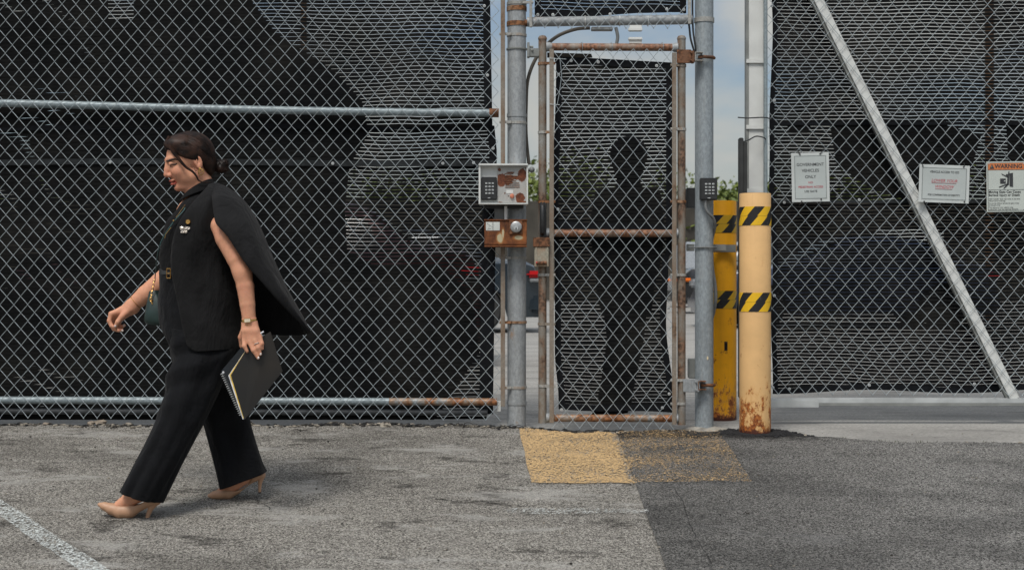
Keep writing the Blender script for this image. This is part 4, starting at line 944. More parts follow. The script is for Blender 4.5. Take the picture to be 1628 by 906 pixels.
for (a_, b_, c_, d_) in ((-29.5, 29.5, 37.5, 38.0), (-29.5, 29.5, -38, -37.5), (-29.5, -29, -38, 38), (29, 29.5, -38, 38), (-29, 29, 26.6, 27), (-29, 29, -5, -4.6)): mb.box(a_ / s_, b_ / s_, -.0013, .0003, c_ / s_, d_ / s_, 0, 0, Matrix.Translation(Z_) @ Ms)
mb.build('border', M_ink, t)
def spoly(mb, pts, y=-.0018): mb.prism([pos(a / s_, b / s_, y) for a, b in pts], Vector((0, .0012, 0)))
mb = MB(); spoly(mb, [(-26.5, 28.4), (-22.8, 36.2), (-19.2, 28.4)])
spoly(mb, [(-10, 13), (-10, 5), (-1, 5), (-1, 13)]); spoly(mb, [(5, 21), (10.5, 22), (10.5, -.5), (5, .5)])
for q in ([(-8, 21), (-6.8, 19), (1.5, 14.6), (2.5, 16.2)], [(-12, .2), (-11, -1.3), (3, 3.6), (2, 5.2)], [(-5, -2.4), (-3.6, -3.4), (4.5, 4), (2.2, 5.2)], [(1.6, 16), (3.6, 24.5), (5, 24), (4.0, 5), (1, 5)]): spoly(mb, q)
mb.lathe(pos(.8 / s_, 18.6 / s_, -.0018), [(.0001, -.0004), (1.6 / s_, -.0003), (1.6 / s_, .0008)], 12, 0, 'y')
mb.build('pictogram', M_ink, t)
mb = MB(); mb.box(-24 / s_ + .0022, -24 / s_ + .0034, -.0024, -.0014, 30.4 / s_, 34 / s_, 0, 0, Matrix.Translation(Z_) @ Ms); spoly(mb, [(-4, 9.8), (-1.8, 9.8), (-1.8, 8.4), (-4, 8.4)], -.0024); mb.build('pictogram_white', M_swhite, t)  # white printed marks inside the black shapes
for u, v in ((-27.5, -36), (27.5, -36), (-27.5, 36.3), (27.5, 36.3)):
    mb = MB(); mb.lathe(pos(u / s_, v / s_, -.002), [(.0001, -.002), (.003, -.001), (.0035, .001)], 8, 0, 'y'); mb.build('screw', M_key, t)

# ------------------------------------------------------------------ what stands behind: cars, truck, far fence, trees
def paintm(name, c): 
    m = NM(name, .25, .3, .5); m.col(c); m.set('Coat Weight', .6); m.set('Coat Roughness', .08); return m.m
M_glass = NM('dark car glass', .08, 0, .6); M_glass.col((.012, .016, .02)); M_glass = M_glass.m
M_tyre = simple('tyre rubber', (.02, .02, .02), .8); M_chrome = simple('alloy', (.45, .46, .47), .3, .7)
M_tail = NM('red lamp glass', .2); M_tail.col((.42, .012, .015)); M_tail = M_tail.m
M_amb = NM('amber lamp glass', .2); M_amb.col((.75, .18, .02)); M_amb = M_amb.m
def car(label, x_rear, Y, zg, L_, W_, H_, paint_, suv=False, direction=-1):
    # direction -1: nose points to -x, so the tail is at x_rear
    t = thing('parked_car', label, 'car', (x_rear + direction * L_ / 2, Y, zg), 'cars parked in the lot behind the fence')
    if suv: prof = [(0, .45), (0.0, .75), (.01, 1.0), (.05, 1.12), (.10, 1.62), (.14, 1.74), (.5, 1.78), (.60, 1.72), (.72, 1.16), (.78, 1.10), (.95, 1.02), (.995, .85), (1.0, .5)]
    else: prof = [(0, .42), (.0, .72), (.012, .93), (.05, 1.02), (.14, 1.06), (.24, 1.38), (.36, 1.45), (.52, 1.43), (.68, 1.05), (.74, .98), (.93, .86), (.99, .68), (1.0, .42)]
    hs = H_ / (1.78 if suv else 1.45)
    def X(a): return x_rear + direction * a * L_
    def belt(a): return (1.08 if suv else .97) * hs
    mb = MB(); rows = []; N = 60
    def top(a):
        for (a0, z0_), (a1, z1_) in zip(prof[:-1], prof[1:]):
            if a0 <= a <= a1 and a1 > a0: return lerp(z0_, z1_, (a - a0) / (a1 - a0)) * hs
        return prof[-1][1] * hs
    for i in range(N + 1):
        a = i / N; zt = top(min(.999, max(.0011, a))); wf = W_ / 2 * (1 - .16 * (abs(a - .5) * 2) ** 5); zb_ = .22
        # wheel arches cut the lower edge
        for wa in (.19, .80):
            d = abs(a - wa) * L_
            if d < .38: zb_ = max(zb_, sqrt(max(0, .38 ** 2 - d ** 2)) * 1.0 + .30 - .0)
        bz = min(belt(a), zt - .03); row = []
        ins = max(0, zt - belt(a)) / (H_ - belt(a)) * .22 if zt > belt(a) else 0
        for (yy, zz) in ((wf * .93, zb_), (wf, min(.55, zt - .05) if zb_ < .5 else max(zb_ + .01, .55)), (wf * .985, bz), (wf - ins - .02, zt - .06 if ins else zt - .02), (wf - ins - .14, zt)):
            row.append((yy, zz))
        full = [Vector((X(a), Y - yy, zg + zz)) for yy, zz in row] + [Vector((X(a), Y + yy, zg + zz)) for yy, zz in row[::-1]]
        rows.append(full)
    mb.grid(rows); mb.add(rows[0], [tuple(range(10))]); mb.add(rows[-1], [tuple(range(9, -1, -1))])
    body = mb.build('body', paint_, t, angle=35)
    # side glass (both sides) and screens
    mb = MB(); a0, a1 = (.12, .66) if suv else (.20, .62)
    for sgn in (-1, 1):
        for (p0, p1) in ((a0, lerp(a0, a1, .30)), (lerp(a0, a1, .33), lerp(a0, a1, .64)), (lerp(a0, a1, .67), a1)):
            pts = []
            for a in (p0, p1): pts.append((a, belt(a) + .03))
            for a in (p1 - .045 * (p1 == a1), p0 + .03 * (p0 == a0)): pts.append((a, max(belt(a) + .05, min(top(a) - .10, H_ - .12))))
            vv = []
            for a, z_ in pts:
                ins = (z_ - belt(a)) / (H_ - belt(a)) * .22
                vv.append(Vector((X(a), Y + sgn * (W_ / 2 - ins + .004), zg + z_)))
            mb.prism(vv, Vector((0, -sgn * .02, 0)))
    ra, rb = (.045, .10) if suv else (.145, .235)
    w_ = W_ / 2 - .2
    mb.add([Vector((X(ra) - direction * .006, Y - w_, zg + top(ra) + .01)), Vector((X(ra) - direction * .006, Y + w_, zg + top(ra) + .01)), Vector((X(rb) - direction * .006, Y + w_ - .08, zg + top(rb) - .02)), Vector((X(rb) - direction * .006, Y - w_ + .08, zg + top(rb) - .02))], [(0, 1, 2, 3)], 0, False)
    fa, fb = (.60, .715) if suv else (.53, .675)
    mb.add([Vector((X(fa) + direction * .004, Y - w_, zg + top(fa) - .0)), Vector((X(fa) + direction * .004, Y + w_, zg + top(fa))), Vector((X(fb) + direction * .006, Y + w_, zg + top(fb) + .012)), Vector((X(fb) + direction * .006, Y - w_, zg + top(fb) + .012))], [(0, 1, 2, 3)], 0, False)
    mb.build('windows', M_glass, t, recalc=False)
    for wa in (.19, .80):
        for sgn in (-1, 1):
            c = Vector((X(wa), Y + sgn * (W_ / 2 - .10), zg + .32)); mb = MB()
            mb.lathe(c, [(.20, -.11), (.30, -.11), (.33, -.07), (.33, .07), (.30, .11), (.20, .11)], 28, 0, 'y'); wo = mb.build('wheel', M_tyre, t)
            mb = MB(); mb.lathe(c + Vector((0, sgn * .0, 0)), [(.0001, sgn * .105), (.05, sgn * .108), (.19, sgn * .10), (.205, sgn * .09)], 20, 0, 'y'); mb.build('rim', M_chrome, wo)
    zl = (.88 if suv else .82) * hs
    for sgn in (-1, 1):
        mb = MB(); mb.box(min(X(-.004), X(.04)), max(X(-.004), X(.03)), Y + sgn * (W_ / 2 * .86) - .11, Y + sgn * (W_ / 2 * .86) + .125, zg + zl - .045, zg + zl + .05, 0, .04); tl_ = mb.build('tail_light', M_tail, t)
        mb = MB(); mb.box(min(X(-.004), X(.034)), max(X(-.004), X(.034)), Y + sgn * (W_ / 2 * .86) - .10, Y + sgn * (W_ / 2 * .86) + .118, zg + zl - .105, zg + zl - .06, 0, .02); mb.build('reversing_lamp', M_chrome, tl_)
        mb = MB(); mb.box(min(X(1.002), X(.95)), max(X(1.002), X(.95)), Y + sgn * (W_ / 2 * .78) - .14, Y + sgn * (W_ / 2 * .78) + .15, zg + zl * .86 - (.04 if suv else .07), zg + zl * .86 + (.04 if suv else .07), 0, .03); mb.build('headlight', M_amb if suv else M_chrome, t)
    mb = MB(); mb.box(min(X(-.008), X(.03)), max(X(-.008), X(.03)), Y - W_ * .46, Y + W_ * .46, zg + .28, zg + .52, 0, .05); mb.build('bumper', M_blackr if suv else paint_, t); mb = MB(); mb.box(min(X(1.01), X(.97)), max(X(1.01), X(.97)), Y - W_ * .45, Y + W_ * .45, zg + .25, zg + .5, 0, .05); mb.build('bumper', M_blackr if suv else paint_, t)
    return t
car('blue grey sedan with red tail light seen between the left post and the gate', PX(858, 12.3), 13.2, G(0, 13), 4.5, 1.8, 1.45, paintm('blue grey paint', (.022, .034, .045)))
car('black pickup-like suv with amber front lamp seen right of the pedestrian gate', PX(1092, 23.5) + 4.7, 24.6, G(0, 20), 4.8, 1.95, 1.75, paintm('black paint', (.012, .013, .015)), True, -1)
car('white suv parked beyond the black one right of the gate', PX(1080, 31) + 4.5, 31.5, G(0, 20), 4.7, 1.9, 1.75, paintm('white paint', (.62, .64, .65)), True, -1)
car('dark blue sedan parked behind the sliding gate screen', PX(1560, 15), 15, G(0, 15), 4.5, 1.8, 1.42, paintm('dark blue paint', (.012, .025, .06)))
car('dark red hatchback parked close behind the left fence', PX(765, 4.4), 5.3, G(0, 4), 4.2, 1.75, 1.45, paintm('dark red paint', (.04, .003, .004)))
# white truck body far behind
tk = thing('box_truck', 'pale grey box truck standing in the lot right of the gate', 'truck', (PX(1100, 36), 36, 0))
mb = MB(); mb.box(PX(1083, 36), PX(1083, 36) + 6.0, 35, 37.4, .9, PZ(386, 36), 0, .05); mb.build('cargo_box', simple('pale truck panel', (.36, .39, .42), .5), tk)
mb = MB(); mb.box(PX(1083, 36) + .2, PX(1083, 36) + 5.8, 35.2, 37.2, .5, .9, 0, .03); mb.build('chassis', M_blackr, tk)
for dx_ in (1.0, 2.1, 5.2):
    mb = MB(); mb.lathe((PX(1083, 36) + dx_, 35.2, .48), [(.2, -.14), (.44, -.14), (.48, -.08), (.48, .14), (.2, .14)], 20, 0, 'y'); mb.build('wheel', M_tyre, tk)
mb = MB(); mb.box(PX(1083, 36) + 6.1, PX(1083, 36) + 7.8, 35.1, 37.3, .6, 2.3, 0, .15); mb.build('cab', M_whitep, tk)
# dark screened fence at the back of the lot
ff = thing('far_fence', 'tall fence with brown windscreen at the far side of the lot', 'fence', (0, 42, 0))
mb = MB(); rows = []
for j in range(9):
    z = lerp(.05, PZ(318, 42), j / 8); rows.append([Vector((-34 + i * .5, 42 + .05 * sin(i * .9 + j), z + .05 * sin(i * .8) * (j == 8))) for i in range(140)])
mb.grid(rows); mb.build('windscreen_fabric', simple('faded brown windscreen', (.05, .045, .036), .9, 0, .35, 1.2, .3), ff)
for i in range(24):
    mb = MB(); mb.cyl((-34 + i * 3, 42.15, 0), (-34 + i * 3, 42.15, PZ(312, 42)), .04, 8); mb.build('fence_post', M_pole, ff)
# trees
M_leaf = NM('leaf', .6, 0, .3); _n = M_leaf.noise(1.3, 4); _o = M_leaf.voro(9, None, 'Color'); _q = M_leaf.xyz(_o)[0]
_c = M_leaf.mix(M_leaf.rng(_n, .35, .65), (.05, .085, .02), (.13, .17, .035)); _c = M_leaf.mix(M_leaf.mth('MULTIPLY', _q, .6), _c, (.20, .23, .05)); M_leaf.col(_c); M_leaf.set('Transmission Weight', 0.0); M_leaf = M_leaf.m
M_bark = simple('bark', (.08, .065, .05), .95, 0, .3, 9, .5)
def tree(label, x, Y, h, w, seed, group='trees beyond the lot', lobes=16, n=3600, ls=.11, base=.25):
    rr = random.Random(seed); t = thing('tree', label, 'tree', (x, Y, 0), group)
    mb = MB(); top = Vector((x, Y, h * .55)); mb.tube([(x, Y, -.1), (x + .05, Y, h * .2), (x - .05, Y, h * .4), top], [.14, .11, .09, .05], 10)
    cl_ = []
    for i in range(lobes):
        a = rr.uniform(0, 6.28); rad = rr.uniform(.2, 1) * w / 2; zz = rr.uniform(base, .9) * h
        rad *= (1.15 - .7 * abs(zz / h - .55)); c = Vector((x + cos(a) * rad, Y + sin(a) * rad * .8, zz)); cl_.append((c, rr.uniform(.28, .6) * w * .33))
        mb.tube([(x, Y, h * rr.uniform(.2, .45)), Vector((x, Y, h * .4)).lerp(c, .55) + Vector((0, 0, .1)), c], [.05, .03, .012], 6)
    mb.build('trunk', M_bark, t)
    mb = MB()
    for i in range(n):
        c, r = cl_[rr.randrange(lobes)]; d = Vector((rr.gauss(0, 1), rr.gauss(0, 1), rr.gauss(0, .8))); d = d / d.length * r * rr.random() ** .35 * rr.uniform(.8, 1.25)
        p = c + d; a = Vector((rr.gauss(0, 1), rr.gauss(0, 1), rr.gauss(0, 1))).normalized() * ls * rr.uniform(.6, 1.5); b = a.orthogonal().normalized() * a.length * .5
        b.rotate(Matrix.Rotation(rr.uniform(0, 6.28), 3, a.normalized()))
        mb.add([p - a, p + b, p + a, p - b], [(0, 1, 2, 3)], 0, False)
    mb.build('crown', M_leaf, t, False, False); return t
kinds = ['round bushy green tree beyond the far fence', 'loose light green tree beyond the far fence']
tree('light green tree top seen between the left post and the gate', PX(862, 46), 46, PZ(268, 46), 5.0, 1, None)
tree('bright green tree top just right of the narrow gate', PX(1085, 44), 44, PZ(272, 44), 3.6, 2, None)
tree('pale leafed flowering tree above the orange bollard', PX(1160, 45), 45, PZ(282, 45), 4.0, 3, None)
tree('broad green tree seen through the middle of the narrow gate screen', PX(960, 47), 47, PZ(258, 47), 7, 4, None)
tree('green tree showing faintly through the left fence screen', PX(640, 46), 46, PZ(280, 46), 6, 5, None)
for i, (u, v, lb) in enumerate(((60, 225, 'dark leafy tree far behind the left fence, near the left border of the photo'), (330, 250, 'dark leafy tree far behind the left fence, behind the woman'), (1420, 260, 'dark leafy tree far behind the diagonal brace of the sliding gate'))):
    tree(lb, PX(u, 48), 48, PZ(v, 48), 7.5, 10 + i, 'trees hidden behind the screens', 12, 1600, .16)
for u0, u1, yy, lb in ((478, 488, 20, 'brown wooden pole behind the upper left fence screen'), (1566, 1580, 18, 'brown wooden pole behind the upper right gate screen')):
    mb = MB(); mb.tube([(PX((u0 + u1) / 2, yy), yy, -.1), (PX((u0 + u1) / 2, yy), yy, 9)], (PX(u1, yy) - PX(u0, yy)) / 2, 14)
    tag(recenter(mb.build('utility_pole', simple('brown pole wood', (.11, .06, .03), .9, 0, .3, 6, .3))), lb, 'pole')
# ------------------------------------------------------------------ implicit surface mesher (bodies are one continuous skin)
class Field:
    def __init__(s): s.ops = []; s.box = []
    def cap(s, a, b, ra, rb, k=.012, mode='add', sq=None, frame=None):
        s.ops.append(('cap', np.array(a, float), np.array(b, float), ra, rb, k, mode, sq, frame))
    def chain(s, pts, rs, k=.012, sq=None, frame=None):
        s.ops.append(('chn', [np.array(p, float) for p in pts], None, rs, None, k, 'add', sq, frame))
    def ell(s, c, r, k=.012, mode='add', frame=None, rot=None):
        s.ops.append(('ell', np.array(c, float), np.array(r, float), rot, None, k, mode, None, frame))
    def fn(s, f, mode, frame=None, k=.0): s.ops.append(('fn', f, None, None, None, k, mode, None, frame))
    def near(s, cen, rad):      # the operations that matter inside the given blocks
        keep = []
        for op in s.ops:
            if op[0] == 'fn': keep.append(op); continue
            f = Field(); f.ops = [(*op[:5], 0, 'add', *op[7:])]
            if f(cen).min() < rad * (1.5 if op[0] == 'ell' else 1.1) + op[5]: keep.append(op)
        f = Field(); f.ops = keep; return f
    def __call__(s, p):
        d = np.full(len(p), 1e3); cache = {}
        for kind, a, b, ra, rb, k, mode, sq, frame in s.ops:
            if frame is None: q = p; u = 1.0
            else:
                key = id(frame)
                if key not in cache: cache[key] = (p - frame[1]) @ frame[0] / frame[2]   # world -> local
                q = cache[key]; u = frame[2]
            if kind == 'cap':
                A, B = a, b
                if sq is not None: w = np.array([1, 1 / sq, 1]); q = q * w; A = a * w; B = b * w
                ab = B - A; t = np.clip(((q - A) @ ab) / max(ab @ ab, 1e-12), 0, 1)
                e = np.sqrt((((q - A) - t[:, None] * ab) ** 2).sum(1)) - (ra + (rb - ra) * t)
            elif kind == 'chn':
                e = None
                for i in range(len(a) - 1):
                    ab = a[i + 1] - a[i]; t = np.clip(((q - a[i]) @ ab) / max(ab @ ab, 1e-12), 0, 1); t2 = t * t * (3 - 2 * t) if 0 else t
                    x = np.sqrt((((q - a[i]) - t[:, None] * ab) ** 2).sum(1)) - (ra[i] + (ra[i + 1] - ra[i]) * t2)
                    if e is None: e = x
                    else:
                        kk = .004; h = np.clip(.5 + .5 * (e - x) / kk, 0, 1); e = e + (x - e) * h - kk * h * (1 - h)
            elif kind == 'ell':
                w = q - a
                if ra is not None: w = w @ ra
                k0 = np.sqrt(((w / b) ** 2).sum(1)); k1 = np.sqrt(((w / (b * b)) ** 2).sum(1)); e = k0 * (k0 - 1) / np.maximum(k1, 1e-9)
            else: e = a(q)
            e = e * u; 
            if mode == 'add':
                if k > 0: h = np.clip(.5 + .5 * (d - e) / k, 0, 1); d = d + (e - d) * h - k * h * (1 - h)
                else: d = np.minimum(d, e)
            elif mode == 'sub':
                e = -e; h = np.clip(.5 - .5 * (d - e) / k, 0, 1) if k > 0 else (d < e) * 1.0
                d = d + (e - d) * h + k * h * (1 - h)
            elif mode == 'and':
                h = np.clip(.5 - .5 * (d - e) / k, 0, 1) if k > 0 else (d < e) * 1.0
                d = d + (e - d) * h + k * h * (1 - h)
        return d
def surface(field, lo, hi, h, B=8):
    lo = np.array(lo, float); hi = np.array(hi, float); nb = np.ceil((hi - lo) / (h * B)).astype(int)
    gb = np.stack(np.meshgrid(*[np.arange(n) for n in nb], indexing='ij'), -1).reshape(-1, 3)
    cen = lo + (gb + .5) * B * h; d = field(cen); act = gb[np.abs(d) < B * h * 1.35]
    N = nb * B + 2; ar = np.arange(B + 1); off = np.stack(np.meshgrid(ar, ar, ar, indexing='ij'), -1).reshape(-1, 3)
    V = []; ID = []; Q = []
    corner = [(i, j, k) for i in (0, 1) for j in (0, 1) for k in (0, 1)]
    edges = [(a, b) for a in range(8) for b in range(a + 1, 8) if sum(x != y for x, y in zip(corner[a], corner[b])) == 1]
    for s0 in range(0, len(act), 48):
        blk = act[s0:s0 + 48]; fld = field.near(lo + (blk + .5) * B * h, B * h)
        g = (blk[:, None, :] * B + off[None]).reshape(-1, 3)
        D = fld(lo + g * h).reshape(len(blk), B + 1, B + 1, B + 1)
        c = np.stack([D[:, i:i + B, j:j + B, k:k + B] for i, j, k in corner], -1)
        sg = c < 0; m = sg.any(-1) & ~sg.all(-1); bi, i_, j_, k_ = np.nonzero(m); cc = c[m]
        acc = np.zeros((len(cc), 3)); cnt = np.zeros(len(cc))
        for a, b in edges:
            x = (cc[:, a] < 0) != (cc[:, b] < 0); t = np.where(x, cc[:, a] / np.where(x, cc[:, a] - cc[:, b], 1), 0)
            pa, pb = np.array(corner[a]), np.array(corner[b]); acc += np.where(x[:, None], pa + t[:, None] * (pb - pa), 0); cnt += x
        gi = blk[bi] * B + np.stack([i_, j_, k_], -1)
        V.append(lo + (gi + acc / cnt[:, None]) * h); ID.append((gi[:, 0] * N[1] + gi[:, 1]) * N[2] + gi[:, 2])
        for ax in range(3):
            sl = [slice(0, B)] * 3; s2 = [slice(0, B)] * 3; s2[ax] = slice(1, B + 1)
            d0 = D[(slice(None), *sl)]; d1 = D[(slice(None), *s2)]; x = (d0 < 0) != (d1 < 0); bb, ii, jj, kk = np.nonzero(x)
            gg = blk[bb] * B + np.stack([ii, jj, kk], -1); u, v = (ax + 1) % 3, (ax + 2) % 3
            e1 = np.zeros(3, int); e1[u] = 1; e2 = np.zeros(3, int); e2[v] = 1
            q = np.stack([gg - e1 - e2, gg - e2, gg, gg - e1], 1); q = (q[..., 0] * N[1] + q[..., 1]) * N[2] + q[..., 2]
            fl = d0[x] > 0; q[fl] = q[fl][:, ::-1]; Q.append(q)
    V = np.concatenate(V); ID = np.concatenate(ID); Q = np.concatenate(Q)
    o = np.argsort(ID); ID = ID[o]; V = V[o]; ix = np.searchsorted(ID, Q); ix = np.clip(ix, 0, len(ID) - 1); ok = (ID[ix] == Q).all(1)
    return V, ix[ok]
def mesh_np(name, V, F, mat, parent, colors=None):
    me = bpy.data.meshes.new(name); off = np.array(parent_world(parent)) if parent else np.zeros(3)
    me.from_pydata((V - off).tolist(), [], F.tolist()); me.materials.append(mat)
    me.polygons.foreach_set('use_smooth', [True] * len(me.polygons)); me.update()
    if colors is not None:
        ca = me.color_attributes.new('Col', 'FLOAT_COLOR', 'POINT'); ca.data.foreach_set('color', np.concatenate([colors, np.ones((len(colors), 1))], 1).astype(np.float32).ravel())
    o = bpy.data.objects.new(name, me); COL.objects.link(o); o.parent = parent; return o
def smooth_np(V, F, it=2, lam=.5):
    n = len(V); 
    for _ in range(it):
        acc = np.zeros_like(V); cnt = np.zeros(n)
        for a in range(4):
            for b in ((a + 1) % 4, (a + 3) % 4): np.add.at(acc, F[:, a], V[F[:, b]]); np.add.at(cnt, F[:, a], 1)
        V = V + lam * (acc / np.maximum(cnt, 1)[:, None] - V)
    return V
def fit(uL, vL, uR, vR, Yc, hd):      # perspective shifts the near side: keep the outline where it was measured
    a, b = uL, uR
    for _ in range(3):
        us = []
        for k in range(24):
            th = k * pi / 12; x = (PX(a, Yc) + PX(b, Yc)) / 2 - (PX(b, Yc) - PX(a, Yc)) / 2 * cos(th); y = Yc - hd * sin(th); us.append(CX + x * sc(y))
        a += uL - min(us); b += uR - max(us)
    return a, b
def loft(rows, n=56, arc=None, disp=None, sub=6, ex=2.0):
    # rows: ((uL, vL), (uR, vR), Yc, half_depth[, theta0, theta1]); angle 0 = image left, 90 = towards the camera
    A = np.array([[r[0][0], r[0][1], r[1][0], r[1][1], r[2], r[3], *(r[4:6] if len(r) > 4 else (0, 360))] for r in rows], float)
    K = len(A); T = np.linspace(0, K - 1, (K - 1) * sub + 1); out_ = []
    def cr(t):
        i = min(int(t), K - 2); f = t - i; a, b, c, d = A[max(i - 1, 0)], A[i], A[i + 1], A[min(i + 2, K - 1)]
        return .5 * (2 * b + (c - a) * f + (2 * a - 5 * b + 4 * c - d) * f * f + (3 * b - 3 * c + d - a) * f ** 3)
    for t in T:
        uL, vL, uR, vR, Yc, hd, t0, t1 = cr(t)
        if t0 > -900: uL, uR = fit(uL, vL, uR, vR, Yc, hd)
        PL, PR = P(uL, vL, Yc), P(uR, vR, Yc); c = (PL + PR) / 2; a = (PR - PL) / 2; row = []
        full = abs(t1 - t0 - 360) < 1e-3; m = n if full else n + 1
        for k in range(m):
            th = R(t0 + (t1 - t0) * k / n); cx_, sx_ = -cos(th), -sin(th)
            if ex != 2.0: cx_ = math.copysign(abs(cx_) ** (2 / ex), cx_); sx_ = math.copysign(abs(sx_) ** (2 / ex), sx_)
            p = c + a * cx_ + Vector((0, hd * sx_, 0))
            if disp:
                nrm = (a.normalized() * (cx_ / max(a.length, .01)) + Vector((0, sx_ / max(hd, .01), 0))).normalized(); p = p + nrm * disp(t / (K - 1), math.degrees(th) % 360, p)
            row.append(p)
        out_.append(row)
    return out_, full
def thick(o, t):      # gives cloth its thickness
    m = o.modifiers.new('thickness', 'SOLIDIFY'); m.thickness = t; m.offset = -1; return o
def gs(x, c, w): return exp(-((x - c) / w) ** 2)

# ------------------------------------------------------------------ skin, hair and cloth materials
def skin_mat():
    m = NM('skin', .55, 0, .22); a = m.n.new('ShaderNodeAttribute'); a.attribute_name = 'Col'
    n = m.noise(60, 4); b = m.noise(12, 3)
    c = m.mix(m.rng(n, .3, .7, 0, .22), a.outputs[0], (.34, .14, .085)); c = m.mix(m.rng(b, .45, .7, 0, .35), c, (.52, .22, .15)); c = m.mix(m.rng(m.noise(260, 3), .62, .7, 0, .25), c, (.28, .12, .07))
    m.col(c); m.set('Subsurface Weight', .12); m.set('Subsurface Radius', (.012, .004, .002)); m.bump(m.noise(220, 3), .12, .001); return m.m
M_skin = skin_mat(); SKIN = np.array([.61, .305, .19])
def hair_mat():
    m = NM('dark brown hair', .5, 0, .22)
    n = m.noise(1, 3, m.obj((60, 60, 420))); n2 = m.noise(30, 4)
    m.col(m.mix(m.rng(n2, .35, .65), (.0065, .0036, .0026), (.034, .0155, .0095))); m.set('Anisotropic', .5); return m.m
M_hair = hair_mat()
M_jkt = fabric('black blazer cloth', (.0078, .0078, .0083), .2, .03); M_trs = fabric('black trouser cloth', (.0036, .004, .0052), .2, .03)
M_shirt = fabric('black shirt cloth', (.003, .003, .0035), .2, .02); M_lining = simple('black satin lining', (.0045, .0045, .005), .45, 0, .2, 8, .3)
M_gold = simple('gold', (.62, .38, .13), .25, .9, .15, 60, .05); M_pump = simple('nude leather', (.44, .255, .155), .5, 0, .08, 12, .05)
M_brow = simple('brow hair', (.02, .011, .008), .7); M_nail = simple('pale nail polish', (.78, .70, .66), .25)
YW = -1.6
wom = thing('person', 'woman in black cape blazer and nude heels striding left past the fence', 'person', (PX(300, YW), YW, G(-1.3, YW)))
# head frame: face looks along -x, head bowed slightly and turned a little to the camera
HC = P(300.6, 257, YW - .01); Rh = (Matrix.Rotation(R(25), 3, 'Z') @ Matrix.Rotation(R(-11), 3, 'Y'))
HF = (np.array(Rh), np.array(HC), .0102)          # x_world = R @ (x_local * s) + c ; local origin at head centre, cm units
def hl(x, y, z): return (x, y, z - 11.0)           # z measured from the chin
def hw(x, y, z): return HC + Rh @ (Vector(hl(x, y, z)) * HF[2])
def frm(q): return np.array(q)
F1 = Field(); f = HF
def E(c, r, k=.8, mode='add', rot=None): F1.ell(hl(*c), r, k * HF[2], mode, f, rot)
def Cc(a, b, ra, rb, k=.8, mode='add'): F1.cap(hl(*a), hl(*b), ra, rb, k * HF[2], mode, None, f)
E((1.0, 0, 13.4), (9.3, 7.3, 8.7)); E((-3.5, 0, 10.0), (5.5, 5.8, 8.3), 1.2); E((-2.0, 0, 6.0), (4.8, 5.3, 4.0), 1.2)
for sg_ in (-1, 1):
    E((-2.4, sg_ * 3.0, 5.4), (4.2, 3.0, 3.4), 1.2)
    Cc((-5.6, sg_ * 1.2, 2.2), (0.4, sg_ * 5.2, 5.2), 1.35, 1.9, 1.2)
    E((-5.5, sg_ * 3.3, 7.6), (2.6, 2.5, 2.4), 1.4)
    Cc((-8.45, sg_ * .9, 12.9), (-6.9, sg_ * 4.2, 13.1), .95, .8, .9)
E((-6.5, 0, 1.45), (1.45, 1.8, 1.25), .9)
E((-2.6, 0, 1.1), (4.2, 3.6, 1.6), 1.4)                       # soft under-chin
for sg_ in (-1, 1): E((-9.15, sg_ * 2.9, 11.3), (1.5, 1.75, .95), .9, 'sub')
Cc((-8.65, 0, 12.0), (-9.5, 0, 9.2), .80, .95, .7); Cc((-9.45, 0, 9.2), (-9.95, 0, 7.25), .95, 1.12, .6)
for sg_ in (-1, 1): E((-8.8, sg_ * 1.4, 6.75), (1.05, .85, .85), .5); E((-7.6, sg_ * 2.95, 11.05), (1.28, 1.5, 1.05), .3)
E((-9.3, .0, 5.8), (.8, 1.5, .22), .3, 'sub')
E((-8.25, 0, 4.55), (1.1, 2.0, .62), .3); E((-7.95, 0, 3.2), (1.1, 1.8, .70), .3); 
for sg_ in (-1, 1): Cc((-9.0, 0, 4.0), (-7.2, sg_ * 2.4, 2.75), .2, .14, .18, 'sub')
E((-7.9, 0, 2.25), (.7, 1.7, .36), .5, 'sub')
for sg_ in (-1, 1): E((-8.1, sg_ * 2.9, 5.9), (.55, .45, 1.4), .7, 'sub', np.array(Matrix.Rotation(R(18 * sg_), 3, 'X')))
E((-9.35, -.2, 13.2), (.35, .14, .7), .25, 'sub'); E((-9.35, .45, 13.1), (.35, .14, .6), .25, 'sub')     # frown
for sg_ in (-1, 1):   # ears
    rt = np.array(Matrix.Rotation(R(-14), 3, 'Y') @ Matrix.Rotation(R(16 * sg_), 3, 'Z'))
    E((1.7, sg_ * 7.35, 10.4), (1.7, .75, 3.15), .35, 'add', rt); E((1.45, sg_ * 8.0, 10.8), (.95, .55, 1.9), .3, 'sub', rt); E((1.9, sg_ * 7.5, 8.0), (.8, .55, .9), .3)
    E((1.3, sg_ * 7.75, 10.4), (.25, .3, .9), .3)
# neck, trunk, arms, hands, legs, feet
def W3(u, v, y): return np.array(P(u, v, y))
def WC(pts, rs, k=.02, sq=None): F1.chain([W3(*p) for p in pts], rs, k, sq)
WC([(314, 284, YW), (322, 305, YW), (333, 330, YW)], [.054, .056, .075], .03)
F1.ell(W3(322, 365, YW), (.12, .14, .16), .03); F1.ell(W3(318, 430, YW), (.13, .13, .20), .03); F1.ell(W3(325, 510, YW), (.13, .14, .15), .03)
WC([(346, 350, -1.70), (349, 360, -1.785), (358, 380, -1.802), (375, 412, -1.82), (385, 433, -1.825)], [.03, .034, .038, .0355, .034], .02)
WC([(385, 433, -1.825), (390, 455, -1.825), (393.5, 484, -1.83), (396, 508, -1.833)], [.0340, .0345, .030, .0262], .02)
WC([(322, 338, -1.50), (312, 350, -1.43), (290, 400, -1.40), (276, 434, -1.385)], [.05, .05, .048, .05], .02)
